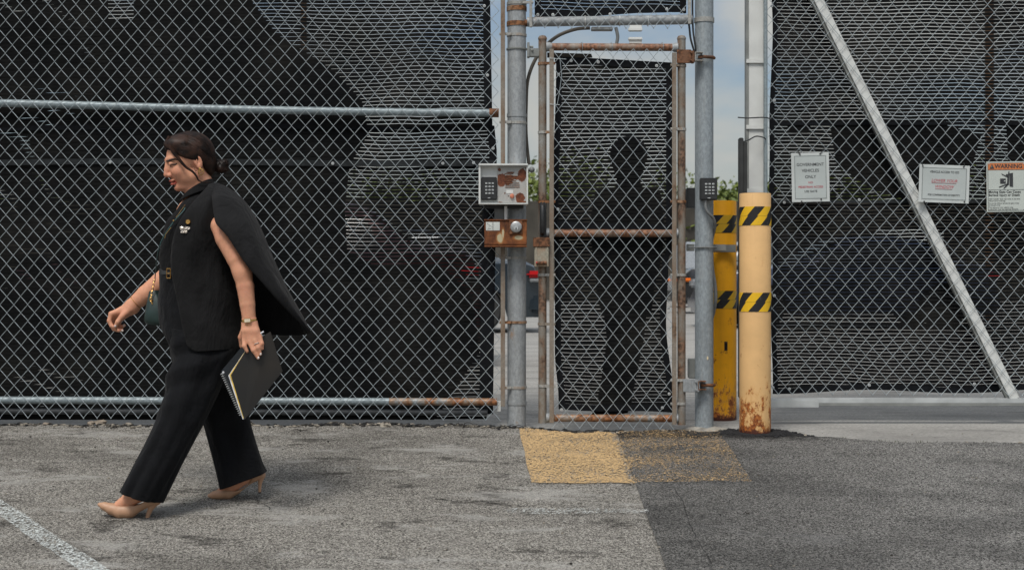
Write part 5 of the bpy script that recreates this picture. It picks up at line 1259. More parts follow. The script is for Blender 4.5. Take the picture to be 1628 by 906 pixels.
WC([(276, 434, -1.385), (256, 450, -1.39), (232, 468, -1.40), (209, 486, -1.405)], [.047, .046, .039, .0285], .02)
# left hand over the folder edge
LW = (396, 511, -1.834); KN = [(389, 540, -1.846), (397, 543, -1.853), (405.5, 541, -1.853), (412.5, 536, -1.846)]
for kx, w0 in zip(KN, ((391, 514), (395, 513), (399, 513), (402, 513))):
    WC([(w0[0], w0[1], -1.834), ((w0[0] + kx[0]) / 2 - .5, 526, -1.845), kx], [.0175, .0155, .0112], .014)
FG = [[KN[0], (388.5, 550, -1.859), (393, 558.5, -1.858)], [KN[1], (403, 556.5, -1.862), (410.3, 569, -1.857)], [KN[2], (410.5, 552.5, -1.861), (413.8, 563, -1.857)], [KN[3], (416, 546, -1.853), (417, 554, -1.849)]]
for g in FG: WC(g, [.0108, .0092, .0066], .005)
WC([(390, 522, -1.825), (383.5, 536, -1.812), (385, 549, -1.80), (391, 560, -1.802)], [.016, .0125, .0105, .0085], .01)
# right hand, thumb against the curled index
RK = [(177, 499, -1.432), (179.5, 503, -1.413), (184, 507, -1.394), (189.5, 509, -1.376)]
for kx in RK: WC([(210, 488, -1.405), ((210 + kx[0]) / 2, (488 + kx[1]) / 2, (kx[2] - 1.405) / 2), kx], [.026, .0165, .0112], .014)
RF = [[RK[0], (173.8, 510, -1.437), (177.5, 518, -1.440), (184.5, 523.5, -1.438)], [RK[1], (175.5, 513.5, -1.413), (181, 523, -1.412), (189.5, 526, -1.412)],
      [RK[2], (181, 516, -1.392), (187, 524.5, -1.392), (194.5, 525, -1.394)], [RK[3], (188, 516.5, -1.372), (192, 520.5, -1.374), (198, 517, -1.376)]]
for g in RF: WC(g, [.0112, .0095, .0082, .0062], .005)
WC([(205, 493, -1.425), (194, 503, -1.445), (187.5, 511.5, -1.452), (183.6, 518.5, -1.450)], [.018, .0125, .0105, .0075], .01)
# legs and feet
YL, YR2 = -1.745, -1.455
WC([(322, 530, -1.66), (292, 640, -1.72), (232, 762, YL)], [.06, .05, .034], .03)
WC([(340, 530, -1.52), (360, 640, -1.48), (402, 742, YR2)], [.06, .05, .032], .03)
WC([(232, 762, YL), (226, 782, YL), (205, 794, YL), (190, 803, YL)], [.038, .033, .030, .022], .02); WC([(228, 780, YL), (243, 791, YL)], [.030, .021], .02)
WC([(402, 742, YR2), (388, 760, YR2), (368, 773, YR2), (350, 783, YR2)], [.034, .027, .026, .019], .02); WC([(400, 748, YR2), (416, 754, YR2)], [.025, .016], .02)
Vb, Fb = surface(F1, (-2.0, -2.05, -.36), (-.85, -1.15, 1.45), .0030)
Vb = smooth_np(Vb, Fb, 1, .4)
# colour of lips, cheeks, nails and knuckles belongs to the skin; crease, mouth gap and eye shade is painted
ql = (Vb - HF[1]) @ HF[0] / HF[2]; ql[:, 2] += 11
colr = np.tile(SKIN, (len(Vb), 1))
def blend(mask, c): 
    global colr
    colr = colr * (1 - mask[:, None]) + np.array(c) * mask[:, None]
def gl(c, r): return np.exp(-(((ql - np.array(c)) / np.array(r)) ** 2).sum(1))
ck = np.clip(gl((-6.5, -4.2, 7.6), (2.6, 2.6, 2.2)) + gl((-6.5, 4.2, 7.6), (2.6, 2.6, 2.2)), 0, 1); blend(ck * .4, (.50, .17, .115))
blend(np.clip(gl((-10.2, 0, 7.4), (1.5, 1.6, 1.3)), 0, 1) * .3, (.50, .18, .13))
ql0 = ql.copy(); ql = ql.copy(); ql[:, 2] += .12 * ql[:, 1] ** 2
lip = ((((ql - np.array([-8.35, 0, 3.86])) / np.array([2.0, 2.6, 1.35])) ** 2).sum(1) < 1).astype(float); blend(lip * .9, (.48, .045, .045))
gap = ((((ql - np.array([-8.65, 0, 3.86])) / np.array([1.3, 1.75, .20])) ** 2).sum(1) < 1).astype(float); blend(gap * .9, (.06, .015, .015)); ql = ql0
for cc_, rr_, am in (((-7.2, -2.9, 2.9), (1.3, .35, 1.0), .35), ((-8.3, -2.2, 5.6), (1.2, .35, 1.3), .3)): blend(gl(cc_, rr_) * am, (.33, .15, .10))  # painted shade in the mouth corner and the fold beside the nose
blend(np.clip(gl((-7.9, -2.9, 10.1), (1.2, 1.6, .6)) * .5 + gl((-8.2, -2.6, 12.5), (1, 1.6, .6)) * .35, 0, 1), (.27, .12, .09))  # painted shade under the eye and below the brow
body = mesh_np('body', Vb, Fb, M_skin, wom, colr)
from mathutils.bvhtree import BVHTree
def bvh(V, F): return BVHTree.FromPolygons([tuple(p) for p in V], [tuple(int(i) for i in f) for f in F])
SKT = bvh(Vb, Fb); EYE0 = Vector((0, -CY, CH))
def on(tree, u, v, off=.001):      # the measured point, found on the modelled surface
    dr = (P(u, v, YW) - EYE0).normalized(); h = tree.ray_cast(EYE0, dr)
    return (h[0] - dr * off) if h[0] else P(u, v, YW - .07)
# nails
def nail(p, r=(.0042, .0025, .0052)):
    mb = MB(); mb.sphere(P(*p), 1, 10, 0, r); mb.build('fingernail', M_nail, wom)
for p in ((183.3, 518.2, -1.4585), (196.8, 517.6, -1.382), (194.6, 525.4, -1.3995), (410.6, 568.6, -1.8625), (414.1, 562.6, -1.862)): nail(p)
# eyes, lashes, brows
for sg_ in (-1, 1):
    mb = MB(); mb.sphere(hw(-7.75, sg_ * 2.95, 10.9), .0108, 16, 0); eb = mb.build('eye', simple('eye', (.07, .05, .04), .15, 0, .1, 10, 0), wom)
    if sg_ > 0:
        mb = MB(); mb.tube([hw(-8.9, 1.5, 10.75), hw(-9.0, 2.4, 10.6), hw(-8.6, 3.6, 10.6)], .0012, 6); mb.build('eyelashes', M_brow, wom)
        mb = MB(); mb.tube([hw(-9.4, 1.1, 12.7), hw(-9.3, 2.0, 13.3), hw(-8.6, 3.4, 13.6)], .0022, 6); mb.build('eyebrow', M_brow, wom)
mb = MB(); mb.tube([on(SKT, u, v, .0006) for u, v in ((270.8, 261.6), (273, 261.3), (275.5, 261.5), (278, 261.6), (280.5, 260.6), (281.6, 259.6))], [.0010, .0026, .0034, .0034, .0026, .0010], 6); mb.tube([on(SKT, u, v, .0002) for u, v in ((271.5, 258.8), (274, 257.9), (277.5, 258.1), (280.5, 259.3))], [.0003, .0007, .0008, .0004], 6); mb.build('eyelashes', M_brow, wom)
mb = MB(); mb.tube([on(SKT, u, v, .0004) for u, v in ((264.6, 256.6), (266.5, 256.2), (269, 255.6), (272, 254.4), (275.5, 253.4), (279, 253.3), (283, 254.8), (285.5, 256.5))], [.0022, .0042, .0046, .0044, .0038, .0030, .0020, .0008], 8); mb.build('eyebrow', M_brow, wom)
# hair: swept back from the parting into a low bun
F2 = Field()
def H(c, r, k=.8, mode='add'): F2.ell(hl(*c), r, k * HF[2], mode, HF)
H((1.1, 0, 13.8), (10.0, 8.1, 9.35)); H((5.2, 0, 9.6), (5.4, 6.6, 7.0), 1.5); H((-3.7, -.4, 17.9), (5.5, 6.1, 4.4), 1.6)
def hairline(q):
    z = q[:, 2] + 11; xh = np.interp(z, [0, 4, 7.5, 9.5, 11, 12.3, 13.8, 16, 18, 19.5, 21, 23], [7, 5.5, 4.0, 3.4, .0, -2.9, -5.0, -7.0, -8.1, -8.8, -9.6, -11])
    yn = np.interp(z, [0, 11, 12.5, 14, 15.4, 17, 18.5, 20], [-12, -9, -7.1, -6.2, -5.2, -3.8, -2.0, 0.5])
    return np.minimum((xh - q[:, 0]) * .75, (q[:, 1] - yn) * .8)
F2.fn(hairline, 'and', HF, .7 * HF[2])
F2.fn(lambda q: (2.4 + np.abs(q[:, 1]) * .22 - (q[:, 2] + 11)), 'and', HF, 1.0 * HF[2])
bun = [((12.4, -1.0, 6.9), (2.7, 2.9, 2.7)), ((13.6, -2.2, 8.0), (1.7, 1.8, 1.5)), ((13.4, .8, 7.6), (1.6, 1.9, 1.7)), ((11.4, -2.6, 6.0), (1.8, 1.8, 1.6)), ((13.2, -1.8, 5.6), (1.7, 1.6, 1.3)), ((10.2, -.6, 8.0), (2.2, 2.2, 1.8))]
for c, r in bun: H(c, r, .35)
Vh, Fh = surface(F2, np.array(HC) - .20, np.array(HC) + .20, .0032)
hair = mesh_np('hair', Vh, Fh, M_hair, wom)
strs = MB(); rr = random.Random(5)
ST = []
for i in range(760):
    t0 = rr.random(); side = -1 if rr.random() < .82 else 1
    if i % 6 == 0: st = Vector((-9.0, rr.uniform(-4.5, 2.5), rr.uniform(18.2, 21)))
    elif rr.random() < .6: st = Vector((lerp(-8.2, 4, t0 ** 1.2), rr.uniform(-.6, 1.4), 22))
    else: st = Vector((lerp(-7.9, .2, t0), side * lerp(2.0, 7.4, t0 ** .7), lerp(20.0, 12.2, t0)))
    en_ = Vector((9.8, rr.uniform(-2.4, 1.2), rr.uniform(5.6, 9.8))); mid = Vector((lerp(st.x, en_.x, .48), side * rr.uniform(6, 8), rr.uniform(11.0, 18) if st.z > 20.5 else lerp(st.z, en_.z, .5) + .7))
    ST.append([tuple(hw(*(st * (1 - t) ** 2 + mid * 2 * t * (1 - t) + en_ * t * t))) for t in [k / 14 for k in range(15)]])
ST = np.array(ST); sh_ = ST.shape; Pn = ST.reshape(-1, 3)
for _ in range(5):
    dv = F2(Pn); e = .002; gr = np.stack([(F2(Pn + np.eye(3)[k] * e) - dv) / e for k in range(3)], -1); gn = np.linalg.norm(gr, axis=1, keepdims=True)
    Pn = Pn - gr / np.maximum(gn, .3) ** 2 * np.clip(dv, -.02, .02)[:, None] * .9
Pn = Pn + gr / np.maximum(gn, .3) * np.repeat(np.random.RandomState(2).uniform(-.0006, .0008, sh_[0]), sh_[1])[:, None]
ST = Pn.reshape(sh_)
for p in ST: 
    q = p.copy(); q[1:-1] = .25 * p[:-2] + .5 * p[1:-1] + .25 * p[2:]
    strs.tube([Vector(x) for x in q], [.0012 * (1 - .55 * abs(k / 7 - 1)) for k in range(15)], 4, 0, False)
for i in range(130):    # coils of the bun
    c, r = bun[rr.randrange(5)]; ax = Vector((rr.gauss(0, 1), rr.gauss(0, .4), rr.gauss(0, 1))).normalized(); a = ax.orthogonal().normalized(); b = ax.cross(a); s0 = rr.uniform(0, 6.28); off = rr.uniform(-.7, .7)
    OS = rr.uniform(1.0, 1.16); m_ = sqrt(max(.1, 1 - off * off)); strs.tube([hw(*(Vector(c) + Vector([(a * cos(s0 + t) * m_ + b * sin(s0 + t) * m_ + ax * off)[j] * r[j] * OS for j in range(3)]))) for t in [k * .3 for k in range(12)]], .0010, 4, 0, False)
for i in range(34):    # fly-aways at the nape and crown
    p0 = Vector((rr.uniform(8, 14), rr.uniform(-3, 1), rr.uniform(4, 9))); d = Vector((rr.uniform(-.5, 2.4), rr.uniform(-1.5, .5), rr.uniform(-2.2, .8)))
    strs.tube([hw(*(p0 + d * t + Vector((0, 0, -.8 * t * t)))) for t in (0, .35, .7, 1)], .0005, 4, 0, False)
strs.build('strands', M_hair, hair)
mb = MB()      # long face-framing lock
wid = [.010, .011, .0105, .0095, .0085, .007, .006, .0052, .0045, .0035, .0028, .002, .0008]
LK = [(270, 217), (268, 222), (270, 231), (275, 241), (282, 250), (289, 259), (297, 267), (306, 273), (312, 280), (315, 286), (321, 289.5), (330, 290), (338, 288)]
LY = [-1.655, -1.672, -1.688, -1.697, -1.703, -1.706, -1.706, -1.702, -1.697, -1.69, -1.682, -1.67, -1.65]
def cat(path, n=5):
    V = [Vector(p) for p in path]; o_ = []
    for i in range(len(V) - 1):
        a, b, c, d = V[max(i - 1, 0)], V[i], V[i + 1], V[min(i + 2, len(V) - 1)]
        for k in range(n): t = k / n; o_.append(.5 * ((2 * b) + (c - a) * t + (2 * a - 5 * b + 4 * c - d) * t * t + (3 * b - 3 * c + d - a) * t ** 3))
    return o_ + [V[-1]]
LP = []
for (u, v), y in zip(LK, LY): LP.append(tuple(P(u, v, min(y, on(SKT, u, v, .003).y))))
LP = cat(LP)
for i in range(46):
    ox, oz = rr.uniform(-1, 1), rr.uniform(0, 1); pts = []
    for j, q in enumerate(LP):
        w = float(np.interp(j / 5, range(13), wid)) * .72; tn = (LP[min(j + 1, len(LP) - 1)] - LP[max(j - 1, 0)]).normalized(); sd_ = tn.cross(Vector((0, 1, 0))).normalized()
        pts.append(q + sd_ * w * ox + Vector((0, -w * .45 * oz * (1 - ox * ox) + .002 * abs(ox), 0)))
    mb.tube(pts, [float(np.interp(j / 5, range(13), [.0016, .0016, .0016, .0016, .0015, .0014, .0013, .0012, .001, .0009, .0008, .0006, .0003])) for j in range(len(pts))], 5, 0, False)
for i in range(6):    # loose wisps by the ear
    z0 = rr.uniform(6.5, 10); pts = [hw(*(Vector((-1.5, -7.0, z0)) + Vector((t * rr.uniform(1.5, 5), -.5, -3.5 * t * t)))) for t in (0, .3, .6, 1)]; mb.tube(pts, .0005, 4, 0, False)
mb.build('front_lock', M_hair, hair)
mb = MB(); mb.lathe(hw(1.9, -8.15, 7.3), [(.0001, -.003), (.004, -.002), (.0045, .0)], 10, 0, 'y')
cE = hw(2.0, -8.2, 5.9); mb.tube([cE + Vector((cos(a) * .0105, -.002 * sin(a), sin(a) * .0125)) for a in [k * pi / 10 for k in range(21)]], .0017, 6); mb.tube([cE + Vector((cos(a) * .006, -.004, .005 + sin(a) * .007)) for a in [k * pi / 8 for k in range(17)]], .0013, 6)
mb.build('earring', M_gold, wom)

# ------------------------------------------------------------------ clothes
def wr(t, th, p): return .005 * sin(p.z * 23 + th * .05) * sin(p.x * 17 + 1) + .002 * sin(p.z * 61 + p.x * 40)
def d_near(t, th, p):     # near leg: pressed crease, diagonal pulls from the hip, breaks at the hem
    d = .010 * gs(th, 92, 13) - .006 * gs(th, 122, 22) + .004 * gs(th, 55, 20)
    for c, a, w in ((.08, .010, .028), (.16, -.010, .03), (.25, .010, .026), (.34, -.008, .026), (.44, .005, .025)): d += a * gs(t + (th - 60) * .0011, c, w) * (0.4 + .6 * gs(th, 50, 60))
    d += .006 * sin(th * .09 + t * 4) * t + .003 * sin(th * .21 + 2) * t * t; return d
def d_far(t, th, p): return .009 * gs(th, 70, 12) - .005 * gs(th, 100, 20) + .006 * sin(th * .07 + 2 + t * 3) * t + .003 * gs(t, .3, .05) * sin(th * .05)
mb = MB()
r_, fl = loft([((254, 436), (366, 440), YW, .135), ((252, 470), (374, 470), YW, .155), ((256, 510), (384, 506), YW, .165), ((267, 545), (388, 545), -1.61, .165), ((276, 580), (386, 580), -1.61, .155), ((292, 612), (378, 614), -1.60, .11)], 60, disp=wr); mb.grid(r_, 0, fl)
r_, fl = loft([((270, 520), (376, 530), -1.66, .11), ((275.5, 562), (372, 566), -1.68, .112), ((266, 607), (350, 618), -1.70, .100), ((253, 658), (325, 668), -1.72, .090), ((231, 706), (296, 722), -1.735, .085), ((209, 746), (275, 763), YL, .088), ((193.5, 778), (257.5, 797), YL, .092)], 72, disp=d_near, sub=9, ex=2.3); mb.grid(r_, 0, fl)
r_, fl = loft([((300, 530), (384, 530), -1.53, .11), ((300, 575), (388, 575), -1.52, .105), ((309, 620), (391, 618), -1.50, .095), ((321, 664), (396, 663), -1.48, .085), ((333, 709), (407, 703), YR2, .082), ((344, 749), (417, 735), YR2, .085), ((351, 776), (423.5, 750), YR2, .088)], 72, disp=d_far, sub=8, ex=2.3); mb.grid(r_, 0, fl)
thick(mb.build('trousers', M_trs, wom, True, False, 60), .003)
mb = MB()
r_, fl = loft([((296, 318), (344, 297), YW, .075), ((281, 333), (356, 318), YW, .125), ((265, 355), (362, 350), YW, .155), ((256, 385), (362, 385), YW, .160), ((254, 415), (362, 415), YW, .150), ((255, 445), (364, 448), YW, .14)], 60, disp=lambda t, th, p: .004 * sin(p.z * 40 + p.x * 31) + .003 * gs(th, 40, 10)); mb.grid(r_, 0, fl)
sh = mb.build('shirt', M_shirt, wom, True, False)
mb = MB()
r_, fl = loft([((294, 321), (346, 300), YW, .072, 18, 340), ((296.5, 313), (341, 291), YW, .066, 14, 345), ((298.5, 307), (338, 285), YW, .066, 12, 348), ((291, 313), (341, 291), YW - .002, .078, 16, 344), ((285, 322), (346, 299), YW - .004, .088, 24, 340)], 56, sub=4); mb.grid(r_, 0, fl)
thick(mb.build('collar', M_shirt, sh, True, False), .002)
def thn(u, L_, Rr, hd):
    a, b = fit(L_, 0, Rr, 0, YW, hd); best = min(range(0, 120), key=lambda q: abs(CX + ((PX(a, YW) + PX(b, YW)) / 2 - (PX(b, YW) - PX(a, YW)) / 2 * cos(R(q))) * sc(YW - hd * sin(R(q))) - u)); return best
JR = [((303, 311), (348, 292), .082, 333), ((291, 321), (364, 305), .135, 319), ((277, 337), (373, 326), .178, 302), ((265, 358), (375, 352), .200, 288), ((255, 385), (376, 385), .203, 277.5), ((249, 420), (376, 420), .196, 275), ((248, 460), (380, 459), .196, 281), ((251, 500), (385, 497), .200, 289), ((258, 532), (388, 528), .202, 295), ((263, 549), (388.5, 545), .203, 300), ((267, 557), (388, 552), .203, 312)]
def d_j(t, th, p):
    d = .0015 * sin(p.z * 31 + th * .04) + .0045 * sin(th * .11 + p.z * 7) * gs(th, 95, 45) + .003 * sin(p.z * 24 + th * .12) * gs(th, 130, 25)
    d += .006 * gs(th + (t - .35) * 60, 100, 9) * gs(t, .38, .2) - .006 * gs(th + (t - .5) * 50, 118, 14) * gs(t, .5, .25)       # drape below the bust
    d += .004 * gs(th, 70, 9) * t - .003 * gs(th, 84, 10) * t + .006 * gs(th, 135, 12) * gs(t, .25, .12) - .005 * gs(th, 122, 9) * gs(t, .22, .1)
    return d
mb = MB()
r_, fl = loft([(l, r, YW, hd, thn(u, l[0], r[0], hd), 352) for l, r, hd, u in JR], 84, disp=d_j, sub=7, ex=2.15); mb.grid(r_, 0, fl)
jk = thick(mb.build('blazer', M_jkt, wom, True, False, 60), .004)
# lapel rolled along the near front edge
mb = MB(); rows = []
for t in np.linspace(0, 1, 26):
    v = lerp(300, 470, t); u0 = np.interp(v, [298, 317.5, 335, 353, 373, 395, 412, 434, 468], [338, 319, 304, 290, 280, 275.5, 274.5, 278, 283]); wq = np.interp(t, [0, .15, .35, .6, 1], [9, 15, 17, 10, 1.5]); yy = np.interp(v, [298, 320, 340, 360, 400, 470], [-1.665, -1.725, -1.765, -1.782, -1.775, -1.77])
    rows.append([P(u0 - .5, v, yy + .004), P(u0 - 1, v, yy - .006), P(u0 + wq * .5, v - 2 * (1 - t), yy - .014), P(u0 + wq, v - 4 * (1 - t), yy - .017 - .01 * (1 - t) * 0)])
# cape
def arr(pts, n): 
    q = np.array(pts, float); s_ = np.linspace(0, len(q) - 1, n); return np.stack([np.interp(s_, range(len(q)), q[:, j]) for j in range(q.shape[1])], -1)
def arrs(pts, n, it=3):
    a = arr(pts, n)
    for _ in range(it): a[1:-1] = .25 * a[:-2] + .5 * a[1:-1] + .25 * a[2:]
    return a
NA = 44
A_ = arrs([(336, 304, -1.70), (338, 320, -1.80), (340.5, 345, -1.845), (343, 357, -1.862), (361, 374, -1.875), (377, 400, -1.885), (394, 425, -1.885), (414, 446, -1.87), (437, 473, -1.84), (463, 500, -1.78), (494, 528.5, -1.66)], NA)
B_ = arrs([(342, 292, -1.60), (355, 294, -1.60), (374, 306, -1.60), (392, 323, -1.60), (405, 343, -1.60), (416, 366, -1.60), (427, 393, -1.60), (440, 424, -1.60), (456, 458, -1.60), (474, 490, -1.61), (494.5, 527.5, -1.62)], NA)
C_ = arrs([(338, 300, -1.50), (345, 310, -1.45), (355, 330, -1.40), (362, 355, -1.38), (368, 385, -1.38), (374, 415, -1.39), (380, 445, -1.40), (388, 475, -1.42), (398, 500, -1.44), (408, 520, -1.46), (418, 531, -1.50)], NA)
rows = []
for i in range(NA):
    t = i / (NA - 1); a, b, c = A_[i], B_[i], C_[i]; row = []
    for k in range(15):
        s_ = k / 14; ph = s_ * pi / 2; w = 1 - cos(ph) if 0 else s_
        u = a[0] + (b[0] - a[0]) * sin(ph); v = a[1] + (b[1] - a[1]) * s_; y = b[2] + (a[2] - b[2]) * cos(ph) ** .8 if k < 14 else b[2]
        y -= .006 * sin(s_ * 9 + t * 5) * sin(pi * s_) * (t > .1) + .010 * gs(s_, .45 + .1 * sin(t * 3), .10) * t - .008 * gs(s_, .62, .1) * t
        row.append(P(u, v, y))
    for k in range(1, 13):
        s_ = k / 12; ph = s_ * pi / 2
        u = b[0] + (c[0] - b[0]) * (1 - cos(ph)); v = b[1] + (c[1] - b[1]) * s_ + 4 * sin(pi * s_) * t; y = b[2] + (c[2] - b[2]) * sin(ph) + .006 * sin(s_ * 14 + t * 3) * t
        row.append(P(u, v, y))
    rows.append(row)
mb = MB(); mb.grid(rows); cp = mb.build('cape', M_jkt, jk, True, False, 80); thick(cp, .004)
cp.data.materials.append(M_lining)
for m_ in cp.modifiers: m_.offset = 0
# belt
mb = MB(); r_, fl = loft([((253.0, 427), (367, 431), YW, .148), ((252.5, 436), (367.5, 440), YW, .150)], 60, sub=2); mb.grid(r_, 0, fl); bl = mb.build('belt', M_black, wom, True, False)
mb = MB(); th = R(46); c = P(269.5, 434.5, -1.735); M_ = Matrix.Translation(c) @ Matrix.Rotation(R(-46 + 8), 4, 'Z')
for q in ((-.013, .013, .0175, .0205), (-.013, .013, -.0205, -.0175), (-.013, -.010, -.0205, .0205), (.010, .013, -.0205, .0205), (-.013, .010, -.0015, .0015)): mb.box(q[0], q[1], -.006, -.002, q[2], q[3], 0, .001, M_)
mb.build('buckle', M_gold, bl)
# brooches
M_brz = simple('silver rhinestone', (.55, .50, .44), .3, .5, .3, 200, .6)
mb = MB(); mb.lathe(P(299, 352.5, -1.806), [(.0001, -.004), (.006, -.003), (.0095, 0), (.010, .004)], 18, 0, 'y'); mb.lathe(P(299, 352.5, -1.806), [(.0075, -.0035), (.0088, -.0048), (.010, -.002)], 18, 0, 'y'); mb.build('lapel_pin', M_gold, wom)
mb = MB(); c0 = P(293, 366, -1.808)
for (dx_, dz_, rx, rz, an) in ((.011, .006, .0125, .0075, 20), (-.009, .007, .009, .0080, -35), (.006, -.007, .007, .0055, -40), (-.007, -.007, .007, .006, 30)):
    mb.add([c0 + Vector((dx_ + rx * cos(a) * cos(R(an)) - rz * sin(a) * sin(R(an)), -.003 + .002 * cos(a * 3), dz_ + rx * cos(a) * sin(R(an)) + rz * sin(a) * cos(R(an)))) for a in [k * pi / 6 for k in range(12)]] + [c0 + Vector((dx_, -.006, dz_))], [(k, (k + 1) % 12, 12) for k in range(12)], 0, False)
mb.tube([c0 + Vector((0, -.005, -.012)), c0 + Vector((0, -.006, .008))], .0018, 6); mb.tube([c0 + Vector((0, -.005, .008)), c0 + Vector((-.004, -.005, .016))], .0006, 4); mb.tube([c0 + Vector((0, -.005, .008)), c0 + Vector((.007, -.005, .015))], .0006, 4)
mb.build('butterfly_brooch', M_brz, wom)
# watch, bracelets, ring
def bandring(name, c, axis, rx, ry, tr, mat, n=28, beads=False):
    mb = MB(); ax = Vector(axis).normalized(); a = Vector((0, 1, 0)); a = (a - ax * a.dot(ax)).normalized(); b = ax.cross(a); pts = [Vector(c) + a * cos(k * 2 * pi / n) * ry + b * sin(k * 2 * pi / n) * rx for k in range(n + 1)]
    if beads:
        for p in pts[:-1]: mb.sphere(p, tr, 6)
    else: mb.tube(pts, tr, 6, 0, False)
    return mb.build(name, mat, wom)
cw = P(396.3, 509, -1.833); aw = P(396.5, 520, -1.833) - P(395, 498, -1.832)
mb = MB(); axn = aw.normalized(); a = Vector((0, 1, 0)); b = axn.cross(a); n = 28
mb.grid([[cw + axn * dz_ + a * cos(k * 2 * pi / n) * (.0285 + e) + b * sin(k * 2 * pi / n) * (.0300 + e) for k in range(n)] for dz_, e in ((-.004, .0), (-.004, .002), (.004, .002), (.004, .0))], 0, True); wt = mb.build('watch', M_gold, wom)
cf = cw + Vector((.0, -.032, 0)); mb = MB(); M_ = Matrix.Translation(cf) @ Matrix.Rotation(R(-3), 4, 'Y'); mb.box(-.0145, .0125, -.003, .003, -.0085, .0085, 0, .0015, M_); mb.build('watch_case', M_gold, wt)
mb = MB(); mb.box(-.0125, .0105, -.0042, -.002, -.0065, .0065, 0, .0005, M_); mb.build('watch_face', simple('pale watch face', (.75, .66, .50), .25, .2), wt)
bandring('bracelet', P(396.8, 517, -1.835), aw + Vector((-.012, 0, 0)), .0300, .0245, .0020, M_gold, 44, True)
bandring('bracelet', P(216, 480, -1.403), P(232, 468, -1.4) - P(209, 486, -1.405), .0345, .034, .0012, M_gold)
bandring('ring', P(408.2, 546.5, -1.858), P(410.5, 552.5, -1.86) - P(405.5, 541, -1.853), .0112, .0112, .0016, M_brz, 18)
bandring('ring', P(181.5, 517, -1.45), P(187.5, 511.5, -1.452) - P(183.6, 518.5, -1.45), .001, .001, .0004, M_gold, 6) if 0 else None
# pumps
def shoe(pts, rs, cut, heel, Y, lb=None):
    Fs = Field(); Fs.chain([W3(u, v, Y) for u, v in pts], rs, .012, None)
    u, v, ru, rv = cut; c = W3(u, v, Y); s_ = sc(Y); Fs.ell(c, (ru / s_, .5, rv / s_), .004, 'sub')
    # flat sole
    V, F_ = surface(Fs, W3(pts[0][0] - 15, pts[0][1] + 45, Y - .08), W3(pts[-1][0] + 20, pts[-1][1] - 60, Y + .08), .0024)
    V[:, 1] = Y + (V[:, 1] - Y) * 1.12
    so_ = mesh_np('shoe', V, F_, M_pump, wom)
    mb = MB(); mb.tube([P(hu, hv, Y) for hu, hv, r in heel], [r for _, _, r in heel], 14, 0); mb.build('heel', M_pump, so_)
    hu, hv, r = heel[-1]; mb = MB(); mb.tube([P(hu, hv - .5, Y), P(hu, hv + 1.4, Y)], [r * 1.04, r * 1.04], 14); mb.build('heel_tip', M_blackr, so_)
shoe([(158.5, 801.5), (166, 804), (178, 808.5), (192, 812), (206, 811.5), (222, 803), (236, 796.5), (248, 795)], [.0085, .0165, .0235, .0300, .0295, .0225, .0235, .0215], (214, 772, 28, 30), [(243, 801, .017), (239, 809, .011), (235.5, 818, .0085), (233, 827, .0085)], YL)
shoe([(333.5, 787.5), (340, 786.5), (350, 785), (363, 783), (376, 777), (390, 766.5), (404, 758.5), (416, 755)], [.0090, .0160, .0215, .0255, .0210, .0165, .0180, .0170], (372, 739, 34, 40), [(415, 759, .014), (413.5, 767, .0085), (413, 775, .0065), (413, 782, .0060)], YR2)

# ------------------------------------------------------------------ things she carries
M_folder = NM('black brown folder', .42, 0, .45); _n = M_folder.noise(3, 3); M_folder.col(M_folder.mix(M_folder.rng(_n, .4, .7), (.010, .0095, .009), (.022, .017, .012))); M_folder.bump(M_folder.noise(350, 2), .1, .001); M_folder = M_folder.m
M_page = simple('white pages', (.68, .69, .72), .8); M_pagey = simple('yellow pages', (.70, .48, .10), .8); M_nb = simple('glossy black notebook', (.010, .014, .020), .18, 0, .3, 9, .05)
YFo = -1.838
fo = thing('folder', 'matte black folder with white and yellow pages held in her near hand', 'folder', P(388, 667, YFo), None)
def quad3(name, pts, th, mat, par, dy=0):
    mb = MB(); mb.prism([P(u, v, y) + Vector((0, dy, 0)) for u, v, y in pts], Vector((0, th, 0))); return mb.build(name, mat, par)
Q = [(367, 596, YFo - .02), (388.5, 667, YFo - .02), (449, 590, YFo + .015), (430, 527, YFo + .012), (398, 545, YFo)]
quad3('cover', Q, .003, M_folder, fo)
quad3('yellow_pages', [(364.5, 596, YFo - .018), (386.5, 665, YFo - .018), (446, 590, YFo + .015), (428, 529, YFo + .012), (397, 547, YFo)], .003, M_pagey, fo, .0035)
quad3('white_pages', [(362.5, 597, YFo - .016), (385.5, 667, YFo - .016), (444, 592, YFo + .015), (426, 531, YFo + .012), (396, 548, YFo)], .006, M_page, fo, .007)
nb = thing('notebook', 'glossy black spiral notebook held behind the folder', 'notebook', P(380, 660, YFo), None)
quad3('cover', [(350.5, 590, YFo), (384, 664, YFo), (440, 596, YFo + .02), (424, 534, YFo + .02), (392, 541, YFo + .01)], .008, M_nb, nb, .016)
mb = MB()
for i in range(21):
    t = (i + .6) / 21; u, v = lerp(352, 383, t), lerp(592, 660, t); c = P(u, v, YFo + .016)
    mb.tube([c + Vector((cos(a) * .0055, sin(a) * .006, .0015 * sin(a) + cos(a) * .002)) for a in [k * pi / 5 for k in range(11)]], .0009, 4, 0, False)
mb.build('spiral', M_key, nb)
mb = MB(); mb.sphere(P(355, 592, YFo + .013), .0045, 8, 0, (1, .4, 1.3)); mb.build('emblem', M_page, nb)
tag(recenter((lambda m: (m.tube([P(412, 531, YFo - .012), P(419, 527, YFo - .004)], [.0026, .0032], 8), m.build('pen', M_page))[1])(MB())), 'tip of a white pen poking out beside her ringed hand', 'pen')
M_green = simple('dark green leather', (.012, .030, .027), .38, 0, .15, 30, .15)
hb = thing('handbag', 'small dark green leather handbag with gold chain at her far hip', 'handbag', P(245, 516, -1.42), None)
mb = MB(); F3 = Field(); YH = -1.43
